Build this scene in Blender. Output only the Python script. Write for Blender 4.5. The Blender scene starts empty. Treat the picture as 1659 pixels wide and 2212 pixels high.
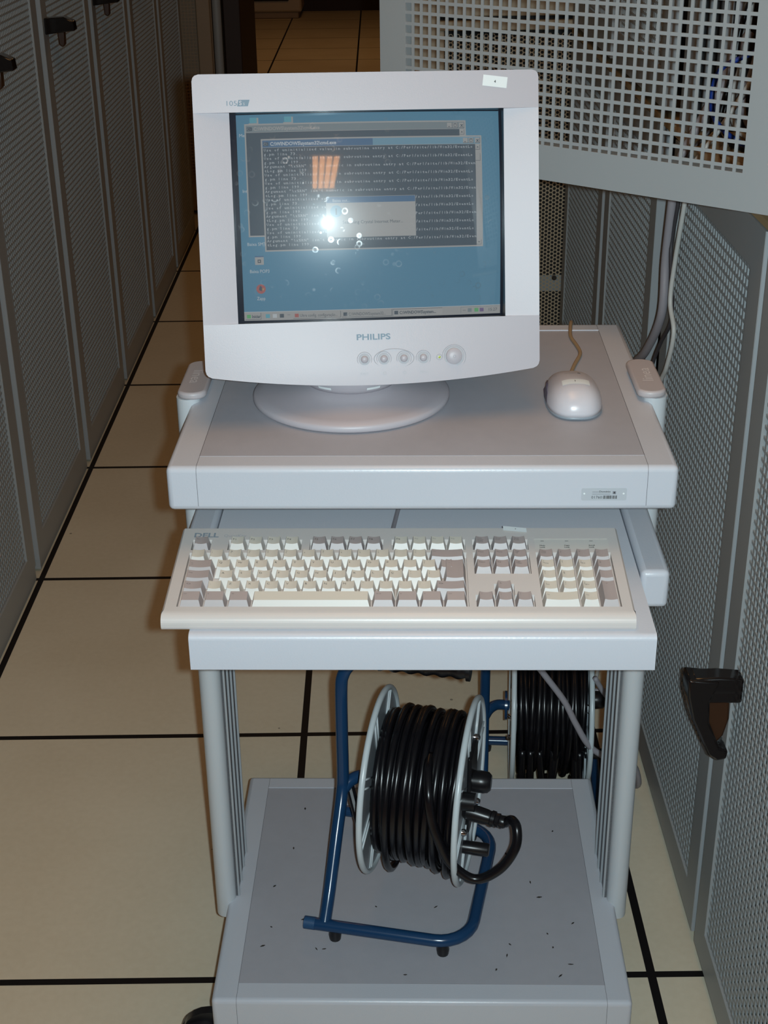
import bpy, math, random
from mathutils import Matrix, Vector
random.seed(7)
C = bpy.context.scene.collection
PI = math.pi
sc = bpy.context.scene

# ------------------------------------------------------------------ camera
CAM_H = 1.4558
cam_d = bpy.data.cameras.new('camera')
cam = bpy.data.objects.new('camera', cam_d)
C.objects.link(cam)
cam_d.sensor_fit = 'VERTICAL'
cam_d.sensor_height = 24.0
cam_d.lens = 3044.4 / 2212.0 * 24.0
cam_d.clip_start = 0.02
cam_d.clip_end = 60
p_, y_, r_ = 0.448623, 0.0003043, -0.0125612
F_ = Vector((math.cos(p_) * math.sin(y_), math.cos(p_) * math.cos(y_), -math.sin(p_)))
R0 = Vector((math.cos(y_), -math.sin(y_), 0))
U0 = R0.cross(F_)
R1 = math.cos(r_) * R0 + math.sin(r_) * U0
U1 = -math.sin(r_) * R0 + math.cos(r_) * U0
cm = Matrix((R1, U1, -F_)).transposed().to_4x4()
cm.translation = Vector((0, 0, CAM_H))
cam.matrix_world = cm
sc.camera = cam

# ------------------------------------------------------------------ view, world, lights
sc.view_settings.view_transform = 'Standard'
sc.view_settings.look = 'None'
sc.view_settings.exposure = 0.0
sc.view_settings.gamma = 1.0
sc.view_settings.use_curve_mapping = False
wd = bpy.data.worlds.new('world')
sc.world = wd
wd.use_nodes = True
wd.node_tree.nodes['Background'].inputs[0].default_value = (1.0, 0.55, 0.3, 1)
wd.node_tree.nodes['Background'].inputs[1].default_value = 0.006


def lamp(name, kind, loc, energy, color, size=0.01, target=None, **kw):
    d = bpy.data.lights.new(name, kind)
    d.energy = energy
    d.color = color
    if kind == 'AREA':
        d.shape = 'RECTANGLE'
        d.size, d.size_y = size
    else:
        d.shadow_soft_size = size
    for k, v in kw.items():
        setattr(d, k, v)
    o = bpy.data.objects.new(name, d)
    C.objects.link(o)
    o.location = loc
    if target is not None:
        o.rotation_euler = (Vector(target) - Vector(loc)).to_track_quat('-Z', 'Y').to_euler()
    return o


FLASH_E, LAMP_E, FAR_E = 79.0, 1.5, 5.5
FLASH_COL = (0.76, 0.95, 1.01)
WARM = (1.0, 0.53, 0.21)
# the camera's own flash, beside the lens
lamp('camera_flash', 'SPOT', (0.027, 0.0, CAM_H + 0.004), FLASH_E, FLASH_COL, 0.008,
     (0.027, 2.2, CAM_H - 0.90), spot_size=math.radians(110), spot_blend=1.0)
# louvred ceiling lamps: (x, y, energy factor)
CEIL = 2.6
lamp('ceiling_lamp_light', 'AREA', (0.11, -1.72, CEIL - 0.14), LAMP_E, WARM, (0.3, 0.95), (0.11, -1.72, 0))
for ly_, le_ in ((1.35, 6.0), (4.35, 2.4), (7.35, 2.2)):
    lamp('ceiling_lamp_light', 'AREA', (0.03, ly_, CEIL - 0.14), le_, WARM, (0.5, 1.1), (0.03, ly_, 0))
lamp('ceiling_lamp_light', 'AREA', (-0.2, 10.6, CEIL - 0.14), FAR_E, WARM, (0.5, 1.1), (-0.2, 10.6, 0))

# ------------------------------------------------------------------ helpers
WM = {}


class MB:
    def __init__(s, M=None):
        s.v, s.f, s.mi = [], [], []
        s.M = M or Matrix()
        s.cur = 0

    def add(s, vs, fs, mi=None):
        b = len(s.v)
        s.v += [s.M @ Vector(p) for p in vs]
        for f in fs:
            s.f.append([b + i for i in f])
            s.mi.append(s.cur if mi is None else mi)
        return s

    def box(s, x0, x1, y0, y1, z0, z1, mi=None):
        vs = [(x, y, z) for z in (z0, z1) for y in (y0, y1) for x in (x0, x1)]
        return s.add(vs, [(0, 2, 3, 1), (4, 5, 7, 6), (0, 1, 5, 4), (2, 6, 7, 3), (0, 4, 6, 2), (1, 3, 7, 5)], mi)

    def prism(s, poly, a, b, axis='z', mi=None):
        """closed polygon (list of 2d points) extruded from a to b along axis"""
        def P(p, t):
            return {'z': (p[0], p[1], t), 'y': (p[0], t, p[1]), 'x': (t, p[0], p[1])}[axis]
        n = len(poly)
        vs = [P(p, a) for p in poly] + [P(p, b) for p in poly]
        fs = [list(range(n))[::-1], list(range(n, 2 * n))] + [(i, (i + 1) % n, n + (i + 1) % n, n + i) for i in range(n)]
        return s.add(vs, fs, mi)

    def loft(s, rings, caps=True, mi=None, closed=False):
        n = len(rings[0])
        vs = [p for r in rings for p in r]
        fs = []
        m = len(rings)
        for k in range(m if closed else m - 1):
            k2 = (k + 1) % m
            for i in range(n):
                j = (i + 1) % n
                fs.append((k * n + i, k * n + j, k2 * n + j, k2 * n + i))
        if caps and not closed:
            fs.append(tuple(range(n))[::-1])
            fs.append(tuple(range((m - 1) * n, m * n)))
        return s.add(vs, fs, mi)

    def tube(s, path, r, seg=10, caps=True, mi=None, closed=False):
        P = [Vector(p) for p in path]
        n = len(P)
        rad = r if isinstance(r, (list, tuple)) else [r] * n
        rings = []
        t0 = (P[1] - P[0]).normalized()
        up = Vector((0, 0, 1)) if abs(t0.z) < 0.9 else Vector((1, 0, 0))
        nrm = (up - t0 * up.dot(t0)).normalized()
        for i in range(n):
            if closed:
                t = (P[(i + 1) % n] - P[i - 1]).normalized()
            else:
                t = (P[min(i + 1, n - 1)] - P[max(i - 1, 0)]).normalized()
            nrm = (nrm - t * nrm.dot(t)).normalized()
            bi = t.cross(nrm)
            rings.append([P[i] + rad[i] * (math.cos(2 * PI * k / seg) * nrm + math.sin(2 * PI * k / seg) * bi) for k in range(seg)])
        return s.loft(rings, caps, mi, closed)

    def lathe(s, prof, c=(0, 0, 0), axis='z', seg=32, mi=None):
        """prof: list of (radius, height)"""
        rings = []
        for r, h in prof:
            ring = []
            for k in range(seg):
                a = 2 * PI * k / seg
                x, y = max(r, 1e-5) * math.cos(a), max(r, 1e-5) * math.sin(a)
                q = {'z': (x, y, h), 'x': (h, x, y), 'y': (y, h, x)}[axis]
                ring.append((c[0] + q[0], c[1] + q[1], c[2] + q[2]))
            rings.append(ring)
        return s.loft(rings, True, mi)

    def torus(s, R, r, c=(0, 0, 0), axis='x', seg=64, sub=10, mi=None):
        pts = []
        for k in range(seg):
            a = 2 * PI * k / seg
            x, y = R * math.cos(a), R * math.sin(a)
            q = {'z': (x, y, 0), 'x': (0, x, y), 'y': (y, 0, x)}[axis]
            pts.append((c[0] + q[0], c[1] + q[1], c[2] + q[2]))
        return s.tube(pts, r, sub, mi=mi, closed=True)

    def build(s, name, mats, parent=None, smooth=35, bev=0, seg=2, flat=False, label=None):
        me = bpy.data.meshes.new(name)
        inv = WM[parent.name].inverted() if parent else Matrix()
        me.from_pydata([inv @ p for p in s.v], [], s.f)
        mats = mats if isinstance(mats, (list, tuple)) else [mats]
        for m in mats:
            me.materials.append(m)
        me.polygons.foreach_set('material_index', s.mi)
        if not flat:
            me.polygons.foreach_set('use_smooth', [True] * len(s.f))
            if smooth < 180:
                me.set_sharp_from_angle(angle=math.radians(smooth))
        me.update()
        o = bpy.data.objects.new(name, me)
        C.objects.link(o)
        if parent:
            o.parent = parent
            WM[o.name] = WM[parent.name]
        else:
            WM[o.name] = Matrix()
        if bev:
            m = o.modifiers.new('bevel', 'BEVEL')
            m.width = bev
            m.segments = seg
            m.limit_method = 'ANGLE'
            m.angle_limit = math.radians(40)
            m.harden_normals = False
        if label:
            o['label'] = label
        return o


def tag(o, label, cat, group=None, kind=None):
    if label:
        o['label'] = label
    if cat:
        o['category'] = cat
    if group:
        o['group'] = group
    if kind:
        o['kind'] = kind
    return o


def thing(name, loc, label, cat, rz=0, group=None):
    o = bpy.data.objects.new(name, None)
    o.empty_display_size = 0.05
    C.objects.link(o)
    o.location = loc
    o.rotation_euler = (0, 0, rz)
    WM[o.name] = Matrix.Translation(loc) @ Matrix.Rotation(rz, 4, 'Z')
    return tag(o, label, cat, group)


def copy_tree(o, parent=None):
    c = o.copy()
    C.objects.link(c)
    c.parent = parent
    WM[c.name] = Matrix()
    for ch in list(o.children):
        copy_tree(ch, c)
    return c


def lin(c):
    return tuple((x / 12.92 if x <= 0.04045 else ((x + 0.055) / 1.055) ** 2.4) for x in [v / 255 for v in c])


def mat(name, rgb, rough=0.5, metal=0.0, spec=0.5, bump=0.0, bscale=300.0, var=0.0, vscale=8.0, emit=None, estr=0.0, coat=0.0, rvar=0.0):
    m = bpy.data.materials.new(name)
    m.use_nodes = True
    nt = m.node_tree
    b = nt.nodes['Principled BSDF']
    col = (*lin(rgb), 1)
    b.inputs['Base Color'].default_value = col
    b.inputs['Roughness'].default_value = rough
    b.inputs['Metallic'].default_value = metal
    b.inputs['Specular IOR Level'].default_value = spec
    b.inputs['Coat Weight'].default_value = coat
    b.inputs['Coat Roughness'].default_value = 0.1
    tc = nt.nodes.new('ShaderNodeTexCoord')
    if var or rvar:
        n = nt.nodes.new('ShaderNodeTexNoise')
        n.inputs['Scale'].default_value = vscale
        n.inputs['Detail'].default_value = 5
        nt.links.new(tc.outputs['Object'], n.inputs['Vector'])
        if var:
            mx = nt.nodes.new('ShaderNodeMix')
            mx.data_type = 'RGBA'
            mx.inputs['A'].default_value = tuple(c * (1 - var) for c in col[:3]) + (1,)
            mx.inputs['B'].default_value = tuple(min(1, c * (1 + var)) for c in col[:3]) + (1,)
            nt.links.new(n.outputs['Fac'], mx.inputs['Factor'])
            nt.links.new(mx.outputs['Result'], b.inputs['Base Color'])
        if rvar:
            mr = nt.nodes.new('ShaderNodeMapRange')
            mr.inputs['To Min'].default_value = max(0, rough - rvar)
            mr.inputs['To Max'].default_value = rough + rvar
            nt.links.new(n.outputs['Fac'], mr.inputs['Value'])
            nt.links.new(mr.outputs['Result'], b.inputs['Roughness'])
    if bump:
        n2 = nt.nodes.new('ShaderNodeTexNoise')
        n2.inputs['Scale'].default_value = bscale
        n2.inputs['Detail'].default_value = 3
        nt.links.new(tc.outputs['Object'], n2.inputs['Vector'])
        bp = nt.nodes.new('ShaderNodeBump')
        bp.inputs['Strength'].default_value = bump
        bp.inputs['Distance'].default_value = 0.001
        nt.links.new(n2.outputs['Fac'], bp.inputs['Height'])
        nt.links.new(bp.outputs['Normal'], b.inputs['Normal'])
    if emit:
        b.inputs['Emission Color'].default_value = (*lin(emit), 1)
        b.inputs['Emission Strength'].default_value = estr
    return m


M = {}
M['paint'] = mat('trolley_paint', (200, 202, 210), 0.33, bump=0.12, bscale=420, var=0.02)
M['post'] = mat('post_paint', (200, 204, 208), 0.30, var=0.02)
M['laminate'] = mat('grey_laminate', (173, 172, 179), 0.45, bump=0.1, bscale=700, var=0.05, vscale=60, rvar=0.06)
M['alu'] = mat('ribbed_aluminium', (150, 150, 156), 0.35, metal=0.7)
M['dark_groove'] = mat('dark_groove', (104, 100, 106), 0.5)
M['cap'] = mat('cap_plastic', (186, 178, 180), 0.45, var=0.02)
M['cap_text'] = mat('cap_text', (222, 215, 215), 0.4)
M['monitor'] = mat('monitor_plastic', (186, 180, 186), 0.42, bump=0.06, bscale=900, var=0.015)
M['monitor_print'] = mat('monitor_print', (112, 134, 150), 0.5)
M['faint_print'] = mat('faint_print', (176, 175, 180), 0.5)
M['black'] = mat('black_plastic', (22, 21, 24), 0.32)
M['tube_edge'] = mat('screen_border', (30, 32, 44), 0.3)
M['label'] = mat('white_label', (232, 236, 236), 0.45)
M['ink'] = mat('label_ink', (60, 60, 60), 0.6)
M['kb'] = mat('keyboard_case', (206, 199, 195), 0.34, bump=0.05, bscale=900, var=0.02)
M['key'] = mat('key_cream', (208, 200, 187), 0.42, var=0.02)
M['keyside'] = mat('key_side', (208, 203, 197), 0.40)  # sides whiter than tops: fall of light put into the colour
M['gkey'] = mat('key_grey', (168, 155, 152), 0.42, var=0.02)
M['gkeyside'] = mat('key_grey_side', (176, 168, 168), 0.40)  # grey caps likewise, lit sides painted paler than the tops
M['legend'] = mat('key_legend', (90, 84, 80), 0.5)
M['mouse'] = mat('mouse_plastic', (206, 202, 208), 0.28, bump=0.04, bscale=900)
M['mouse_dark'] = mat('mouse_skirt', (142, 152, 162), 0.35)
M['mouse_side'] = mat('mouse_side_grip', (88, 82, 104), 0.4)
M['cable_tan'] = mat('tan_cable', (158, 132, 100), 0.5)
M['cable_grey'] = mat('grey_cable', (158, 152, 158), 0.45)
M['cable_white'] = mat('white_cable', (202, 200, 196), 0.45)
M['cable_dark'] = mat('dark_cable', (66, 62, 66), 0.5)
M['cable_black'] = mat('black_rubber_cable', (17, 16, 20), 0.27, var=0.2, vscale=40)
M['blue'] = mat('blue_enamel', (24, 60, 96), 0.22, var=0.06, vscale=20)
M['blue_end'] = mat('blue_scuffed', (34, 74, 112), 0.5, var=0.3, vscale=300)
M['reel_white'] = mat('reel_white', (206, 214, 218), 0.26)
M['reel_plate'] = mat('reel_plate', (150, 156, 162), 0.30)
M['chrome'] = mat('chrome', (200, 200, 205), 0.12, metal=1.0)
M['cab'] = mat('cabinet_grey', (160, 164, 166), 0.45, bump=0.06, bscale=600, var=0.02)
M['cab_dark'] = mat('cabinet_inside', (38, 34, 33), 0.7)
M['cab_brown'] = mat('cabinet_brown_grey', (158, 136, 110), 0.5, var=0.03)
M['brown_dark'] = mat('dark_brown_panel', (52, 34, 26), 0.6)
M['edge'] = mat('door_edge', (164, 168, 172), 0.4)
M['beige'] = mat('beige_metal', (188, 170, 144), 0.45, bump=0.06, bscale=500, var=0.03)
M['tan'] = mat('warm_lit_metal', (176, 152, 116), 0.5)  # warm light from above put into the shelf colour
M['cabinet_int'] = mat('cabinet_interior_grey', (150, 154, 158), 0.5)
M['bluecable'] = mat('blue_cable', (24, 60, 150), 0.4)
M['handle'] = mat('black_handle', (24, 20, 20), 0.15, coat=0.3)
M['handle_brown'] = mat('handle_inner', (58, 34, 18), 0.4)
M['wall'] = mat('wall_paint', (120, 98, 76), 0.7, var=0.04)
M['ceiling'] = mat('ceiling_paint', (190, 180, 165), 0.8)
M['wheel'] = mat('wheel_rubber', (26, 22, 28), 0.4)
M['crumb'] = mat('dark_crumb', (50, 42, 36), 0.7)
M['led'] = mat('led_green', (120, 130, 30), 0.3, emit=(150, 170, 30), estr=0.5)
M['louver'] = mat('louver_metal', (190, 185, 178), 0.3, metal=0.8)
M['lamp_dim'] = mat('lamp_tube_dim', (255, 225, 190), 0.5, emit=(255, 190, 130), estr=0.35)
M['lamp_on'] = mat('lamp_tube', (255, 225, 190), 0.5, emit=(255, 176, 108), estr=11.0)


def floor_material():
    m = bpy.data.materials.new('floor_tiles')
    m.use_nodes = True
    nt = m.node_tree
    N, L = nt.nodes, nt.links
    b = N['Principled BSDF']
    g = N.new('ShaderNodeNewGeometry')
    sp = N.new('ShaderNodeSeparateXYZ')
    L.new(g.outputs['Position'], sp.inputs[0])

    def math_(op, a, bb=None, c=None):
        n = N.new('ShaderNodeMath')
        n.operation = op
        for i, v in enumerate((a, bb, c)):
            if v is None:
                continue
            if isinstance(v, (int, float)):
                n.inputs[i].default_value = v
            else:
                L.new(v, n.inputs[i])
        return n.outputs[0]
    # seams across the aisle every 0.6 m
    yy = math_('SUBTRACT', sp.outputs['Y'], 1.508 - 0.3)
    yy = math_('WRAP', yy, 0.6, 0.0)
    ly = math_('LESS_THAN', math_('ABSOLUTE', math_('SUBTRACT', yy, 0.3)), 0.0058)
    fac = ly
    for cx in (-1.9476, -1.3476, -0.7476, -0.1476, 0.3697, 0.9697, 1.5697):
        fac = math_('MAXIMUM', fac, math_('LESS_THAN', math_('ABSOLUTE', math_('SUBTRACT', sp.outputs['X'], cx)), 0.0062))
    n1 = N.new('ShaderNodeTexNoise')
    n1.inputs['Scale'].default_value = 3.0
    n1.inputs['Detail'].default_value = 6
    L.new(g.outputs['Position'], n1.inputs['Vector'])
    n2 = N.new('ShaderNodeTexNoise')
    n2.inputs['Scale'].default_value = 90.0
    n2.inputs['Detail'].default_value = 3
    L.new(g.outputs['Position'], n2.inputs['Vector'])
    # small dark scuffs
    vo = N.new('ShaderNodeTexVoronoi')
    vo.inputs['Scale'].default_value = 7.0
    L.new(g.outputs['Position'], vo.inputs['Vector'])
    sc_ = math_('LESS_THAN', vo.outputs['Distance'], 0.022)
    ad = math_('ADD', math_('MULTIPLY', n1.outputs['Fac'], 0.7), math_('MULTIPLY', n2.outputs['Fac'], 0.3))
    r = N.new('ShaderNodeValToRGB')
    r.color_ramp.elements[0].position = 0.3
    r.color_ramp.elements[0].color = (*lin((214, 202, 178)), 1)
    r.color_ramp.elements[1].position = 0.7
    r.color_ramp.elements[1].color = (*lin((228, 218, 196)), 1)
    L.new(ad, r.inputs[0])
    mx0 = N.new('ShaderNodeMix')
    mx0.data_type = 'RGBA'
    L.new(math_('MULTIPLY', sc_, 0.6), mx0.inputs['Factor'])
    L.new(r.outputs[0], mx0.inputs['A'])
    mx0.inputs['B'].default_value = (0.06, 0.05, 0.04, 1)
    mx = N.new('ShaderNodeMix')
    mx.data_type = 'RGBA'
    L.new(fac, mx.inputs['Factor'])
    L.new(mx0.outputs['Result'], mx.inputs['A'])
    mx.inputs['B'].default_value = (0.006, 0.005, 0.006, 1)
    L.new(mx.outputs['Result'], b.inputs['Base Color'])
    b.inputs['Roughness'].default_value = 0.55
    b.inputs['Specular IOR Level'].default_value = 0.3
    return m


# glyph polygons ------------------------------------------------------------
_gc = {}
_hold = bpy.data.curves.new('hold', 'FONT')
_ho = bpy.data.objects.new('hold', _hold)
C.objects.link(_ho)


def glyphs(s, bold=0.0, res=2):
    k = (s, bold, res)
    if k not in _gc:
        _hold.body = s
        _hold.size = 1.0
        _hold.offset = bold
        _hold.resolution_u = res
        bpy.context.view_layer.update()
        me = _ho.evaluated_get(bpy.context.evaluated_depsgraph_get()).to_mesh()
        vs = [tuple(v.co) for v in me.vertices]
        fs = [tuple(p.vertices) for p in me.polygons]
        _ho.evaluated_get(bpy.context.evaluated_depsgraph_get()).to_mesh_clear()
        xs = [v[0] for v in vs] or [0]
        _gc[k] = (vs, fs, min(xs), max(xs))
    return _gc[k]


def text(mb, s, x, y, h, fn, width=None, bold=0.0, mono=None, mi=None, center=False, res=2, slant=0):
    """string s with capital height h at (x, y); fn maps (x, y) to a 3d point; mono = cell width"""
    k = h / 0.72
    if mono:
        for i, ch in enumerate(s):
            if ch == ' ':
                continue
            vs, fs, a, b = glyphs(ch, bold, 1)
            w = (b - a) * k
            sx = k * min(1.0, mono * 0.92 / w) if w > mono * 0.92 else k * min(1.25, mono * 0.7 / max(w, 1e-6)) if ch not in "iIl1.,:;'|!" else k
            cx = x + (i + 0.5) * mono
            mb.add([fn(cx + (v[0] - (a + b) / 2) * sx, y + v[1] * k) for v in vs], fs, mi)
        return
    vs, fs, a, b = glyphs(s, bold, res)
    sx = width / (b - a) if width else k
    if center:
        x = x - (b - a) * sx / 2
    mb.add([fn(x + (v[0] - a) * sx + slant * v[1] * k, y + v[1] * k) for v in vs], fs, mi)


# ------------------------------------------------------------------ room shell
fm = floor_material()
fl = MB().box(-2.6, 2.6, -3.2, 13.6, -0.05, 0.0).build('floor', fm, flat=True)
fl['kind'] = 'structure'
for nm, a in (('ceiling', (-2.6, 2.6, -3.2, 13.6, CEIL, CEIL + 0.05)),):
    o = MB().box(*a).build(nm, M['ceiling'], flat=True)
    o['kind'] = 'structure'
for nm, a in (('wall_back', (-2.6, 2.6, 13.6, 13.7, 0, CEIL)), ('wall_front', (-2.6, 2.6, -3.3, -3.2, 0, CEIL)),
              ('wall_left', (-2.7, -2.6, -3.2, 13.6, 0, CEIL)), ('wall_right', (2.6, 2.7, -3.2, 13.6, 0, CEIL))):
    o = MB().box(*a).build(nm, M['brown_dark'] if nm == 'wall_back' else M['wall'], flat=True)
    o['kind'] = 'structure'

# ------------------------------------------------------------------ ceiling lamps


def ceiling_lamp(x, y, label, on=True):
    t = thing('ceiling_lamp', (x, y, CEIL), label, 'lamp', group='ceiling lamps')
    b = MB(Matrix.Translation((x, y, CEIL)))
    b.box(-0.2, 0.2, -0.52, 0.52, -0.08, -0.002)
    b.build('housing', M['louver'], t)
    for k in range(4):
        q = MB(Matrix.Translation((x, y, CEIL)))
        xx = -0.1185 + 0.079 * k
        q.box(xx - 0.0290, xx + 0.0290, -0.47, 0.47, -0.094, -0.080)
        q.build('light_strip', M['lamp_on'] if on else M['lamp_dim'], t)
    return t


for ly_, lb_ in ((-1.72, 'ceiling lamp above the aisle behind the viewer'), (1.35, 'ceiling lamp above the trolley'), (4.35, 'ceiling lamp above the middle of the aisle'), (7.35, 'ceiling lamp past the end of the left row')):
    ceiling_lamp(0.11 if ly_ < 0 else 0.03, ly_, lb_, ly_ < 0)
ceiling_lamp(-0.2, 10.6, 'farthest ceiling lamp, near the beige floor machine', False)

# ------------------------------------------------------------------ perforated doors
PITCH = 0.0135
BAR = 0.0041


def grille(mb, u0, u1, z0, z1, n0, th, fn):
    """square-hole sheet; fn(u, n, z) -> point; n0 is the sheet's front, th its thickness"""
    nu = int((u1 - u0) / PITCH)
    nz = int((z1 - z0) / PITCH)

    def bx(a0, a1, b0, b1, c0, c1):
        vs = [fn(x, y, z) for z in (c0, c1) for y in (b0, b1) for x in (a0, a1)]
        mb.add(vs, [(0, 2, 3, 1), (4, 5, 7, 6), (0, 1, 5, 4), (2, 6, 7, 3), (0, 4, 6, 2), (1, 3, 7, 5)])
    for i in range(nu + 1):
        u = u0 + PITCH * i + 0.009
        if u + BAR < u1:
            bx(u, u + BAR, n0, n0 + th, z0 - 0.002, z1 + 0.002)
    for j in range(nz + 1):
        z = z0 + PITCH * j + 0.003
        if z + BAR < z1:
            bx(u0 - 0.002, u1 + 0.002, n0 + 0.00012, n0 + th - 0.00012, z, z + BAR)


def door_frame(mb, u0, u1, z0, z1, w, wb, th, fn, wt=None):
    wt = wb if wt is None else wt

    def bx(a0, a1, c0, c1):
        vs = [fn(x, y, z) for z in (c0, c1) for y in (0, th) for x in (a0, a1)]
        mb.add(vs, [(0, 2, 3, 1), (4, 5, 7, 6), (0, 1, 5, 4), (2, 6, 7, 3), (0, 4, 6, 2), (1, 3, 7, 5)])
    # ring in one piece
    ou = [(u0, z0), (u1, z0), (u1, z1), (u0, z1)]
    iu = [(u0 + w, z0 + wb), (u1 - w, z0 + wb), (u1 - w, z1 - wt), (u0 + w, z1 - wt)]
    vs = [fn(a, 0, c) for a, c in ou] + [fn(a, 0, c) for a, c in iu] + [fn(a, th, c) for a, c in ou] + [fn(a, th, c) for a, c in iu]
    fs = []
    for i in range(4):
        j = (i + 1) % 4
        fs += [(i, j, 4 + j, 4 + i), (8 + j, 8 + i, 12 + i, 12 + j), (i, 8 + i, 8 + j, j), (4 + i, 4 + j, 12 + j, 12 + i)]
    mb.add(vs, fs)


# ---- left row of cabinets: doors face +x, front plane x = XL
XL = -0.7550


def swing_handle(mb, fn):
    """fn(out, along, z): black stub with a tapering lever below it"""
    def pr(poly, a, b, mi):
        n = len(poly)
        vs = [fn(p[0], a, p[1]) for p in poly] + [fn(p[0], b, p[1]) for p in poly]
        mb.add(vs, [list(range(n))[::-1], list(range(n, 2 * n))] + [(i, (i + 1) % n, n + (i + 1) % n, n + i) for i in range(n)], mi)
    pr([(0.0, -0.024), (0.0, 0.010), (0.030, 0.013), (0.062, 0.012), (0.066, 0.0), (0.045, -0.024)], -0.013, 0.013, 0)
    pr([(0.030, 0.008), (0.069, 0.013), (0.068, -0.012), (0.060, -0.045), (0.036, -0.098), (0.024, -0.107), (0.012, -0.104), (0.011, -0.092), (0.022, -0.088), (0.038, -0.050), (0.040, -0.02)], -0.017, 0.017, 0)
    pr([(0.014, -0.02), (0.046, -0.02), (0.044, -0.045), (0.026, -0.086), (0.017, -0.074), (0.012, -0.05)], -0.009, 0.009, 1)


def left_cabinet(y0):
    """one full-height cabinet, its near side at y0"""
    t = thing('server_cabinet', (XL, y0, 0), None, 'cabinet')
    T = lambda out, al, z: (XL + out, y0 + al, z)
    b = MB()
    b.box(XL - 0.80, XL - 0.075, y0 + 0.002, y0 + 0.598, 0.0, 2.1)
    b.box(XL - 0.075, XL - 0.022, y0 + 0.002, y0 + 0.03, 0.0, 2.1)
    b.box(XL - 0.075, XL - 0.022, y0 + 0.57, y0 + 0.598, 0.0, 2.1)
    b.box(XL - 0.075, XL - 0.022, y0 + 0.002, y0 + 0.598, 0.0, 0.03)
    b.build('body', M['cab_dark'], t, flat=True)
    d = MB()
    fn = lambda u, n, z: (XL - n, y0 + u, z)
    door_frame(d, 0.036, 0.589, 0.007, 2.08, 0.052, 0.070, 0.02, fn)
    do = d.build('door', M['cab'], t, flat=True)
    g = MB()
    grille(g, 0.095, 0.535, 0.075, 2.03, 0.004, 0.0022, fn)
    g.build('mesh_panel', M['cab'], do, flat=True)
    e = MB()
    e.box(XL - 0.02, XL - 0.0005, y0 + 0.0345, y0 + 0.0361, 0.03, 2.08)
    e.build('door_edge', M['edge'], do, flat=True)
    h = MB()
    h.prism([(XL, 1.052), (XL, 1.088), (XL + 0.045, 1.090), (XL + 0.066, 1.080), (XL + 0.068, 1.060), (XL + 0.03, 1.056)], y0 + 0.052, y0 + 0.084, 'y', 0)
    h.prism([(XL + 0.026, 1.060), (XL + 0.042, 1.060), (XL + 0.041, 1.030), (XL + 0.036, 1.024), (XL + 0.028, 1.030)], y0 + 0.058, y0 + 0.078, 'y', 1)  # brown on this lever is a painted reflection
    h.build('door_handle', [M['handle'], M['handle_brown']], do, bev=0.002)
    return t


LC_LABELS = ['mesh door cabinet nearest the viewer in the left row, cut by the photo edge',
             'second mesh door cabinet of the left row, its black handle at the photo edge',
             'third mesh door cabinet of the left row, just past the double door edge',
             'fourth mesh door cabinet from the viewer in the left row',
             'fifth mesh door cabinet from the viewer in the left row',
             'sixth mesh door cabinet from the viewer in the left row',
             'farthest mesh door cabinet in the left row, next to the brown cabinet']
lc = left_cabinet(1.508)
for k in range(7):
    o = lc if k == 0 else copy_tree(lc)
    o.location = (XL, 1.508 + 0.6 * k, 0)
    if k == 6:
        o.scale = (1, 1, 1)
    tag(o, LC_LABELS[k], 'cabinet', 'grey mesh door cabinets along the left of the aisle')
# extra joint profile between the second and third cabinet
jp = MB().box(XL - 0.02, XL - 0.003, 2.704, 2.716, 0.03, 2.08).build('joint_profile', M['edge'], flat=True)
tag(jp, 'pale vertical joint strip between the second and third cabinets of the left row', 'strip')

# brown cabinet past the end of the left row
t = thing('brown_cabinet', (-1.0, 5.95, 0), 'brown perforated cabinet standing past the far end of the left row', 'cabinet')
b = MB().box(-1.5, -0.665, 5.96, 6.7, 0.02, 2.0)
b.build('body', M['cab_brown'], t, bev=0.004)
g = MB()
fnb = lambda u, n, z: (u, 5.945 + n, z)
grille(g, -1.2, -0.725, 0.15, 1.95, 0.0, 0.003, fnb)
g.build('mesh_panel', M['cab_brown'], t, flat=True)
MB().box(-0.724, -0.668, 5.93, 5.96, 0.05, 1.98).build('door_stile', M['cab_brown'], t, bev=0.004)
MB().tube([(-0.645, 5.97, 0.02), (-0.645, 5.97, 1.98)], 0.018, 12).build('corner_post', M['cab'], t)
o = MB().box(-0.625, -0.556, 6.02, 6.75, 0.0, 2.0).build('side_panel_board', M['brown_dark'], bev=0.004)
tag(o, 'dark brown upright panel beside the brown cabinet past the left row', 'panel')

# beige machine at the far end of the aisle
t = thing('floor_machine', (-0.925, 13.2, 0), 'beige floor standing machine far down the aisle', 'machine')
b = MB()
b.box(-1.19, -0.66, 13.02, 13.5, 0.055, 1.2)
b.build('body', M['beige'], t, bev=0.02, seg=3)
MB().box(-1.16, -0.69, 13.04, 13.5, 0.0, 0.06).build('plinth', M['cab_brown'], t, bev=0.01)
MB().box(-1.08, -0.77, 13.0, 13.03, 0.15, 0.95).build('front_panel', M['cab_dark'], t, bev=0.01)

# ---- right row
XR = 0.437


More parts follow.
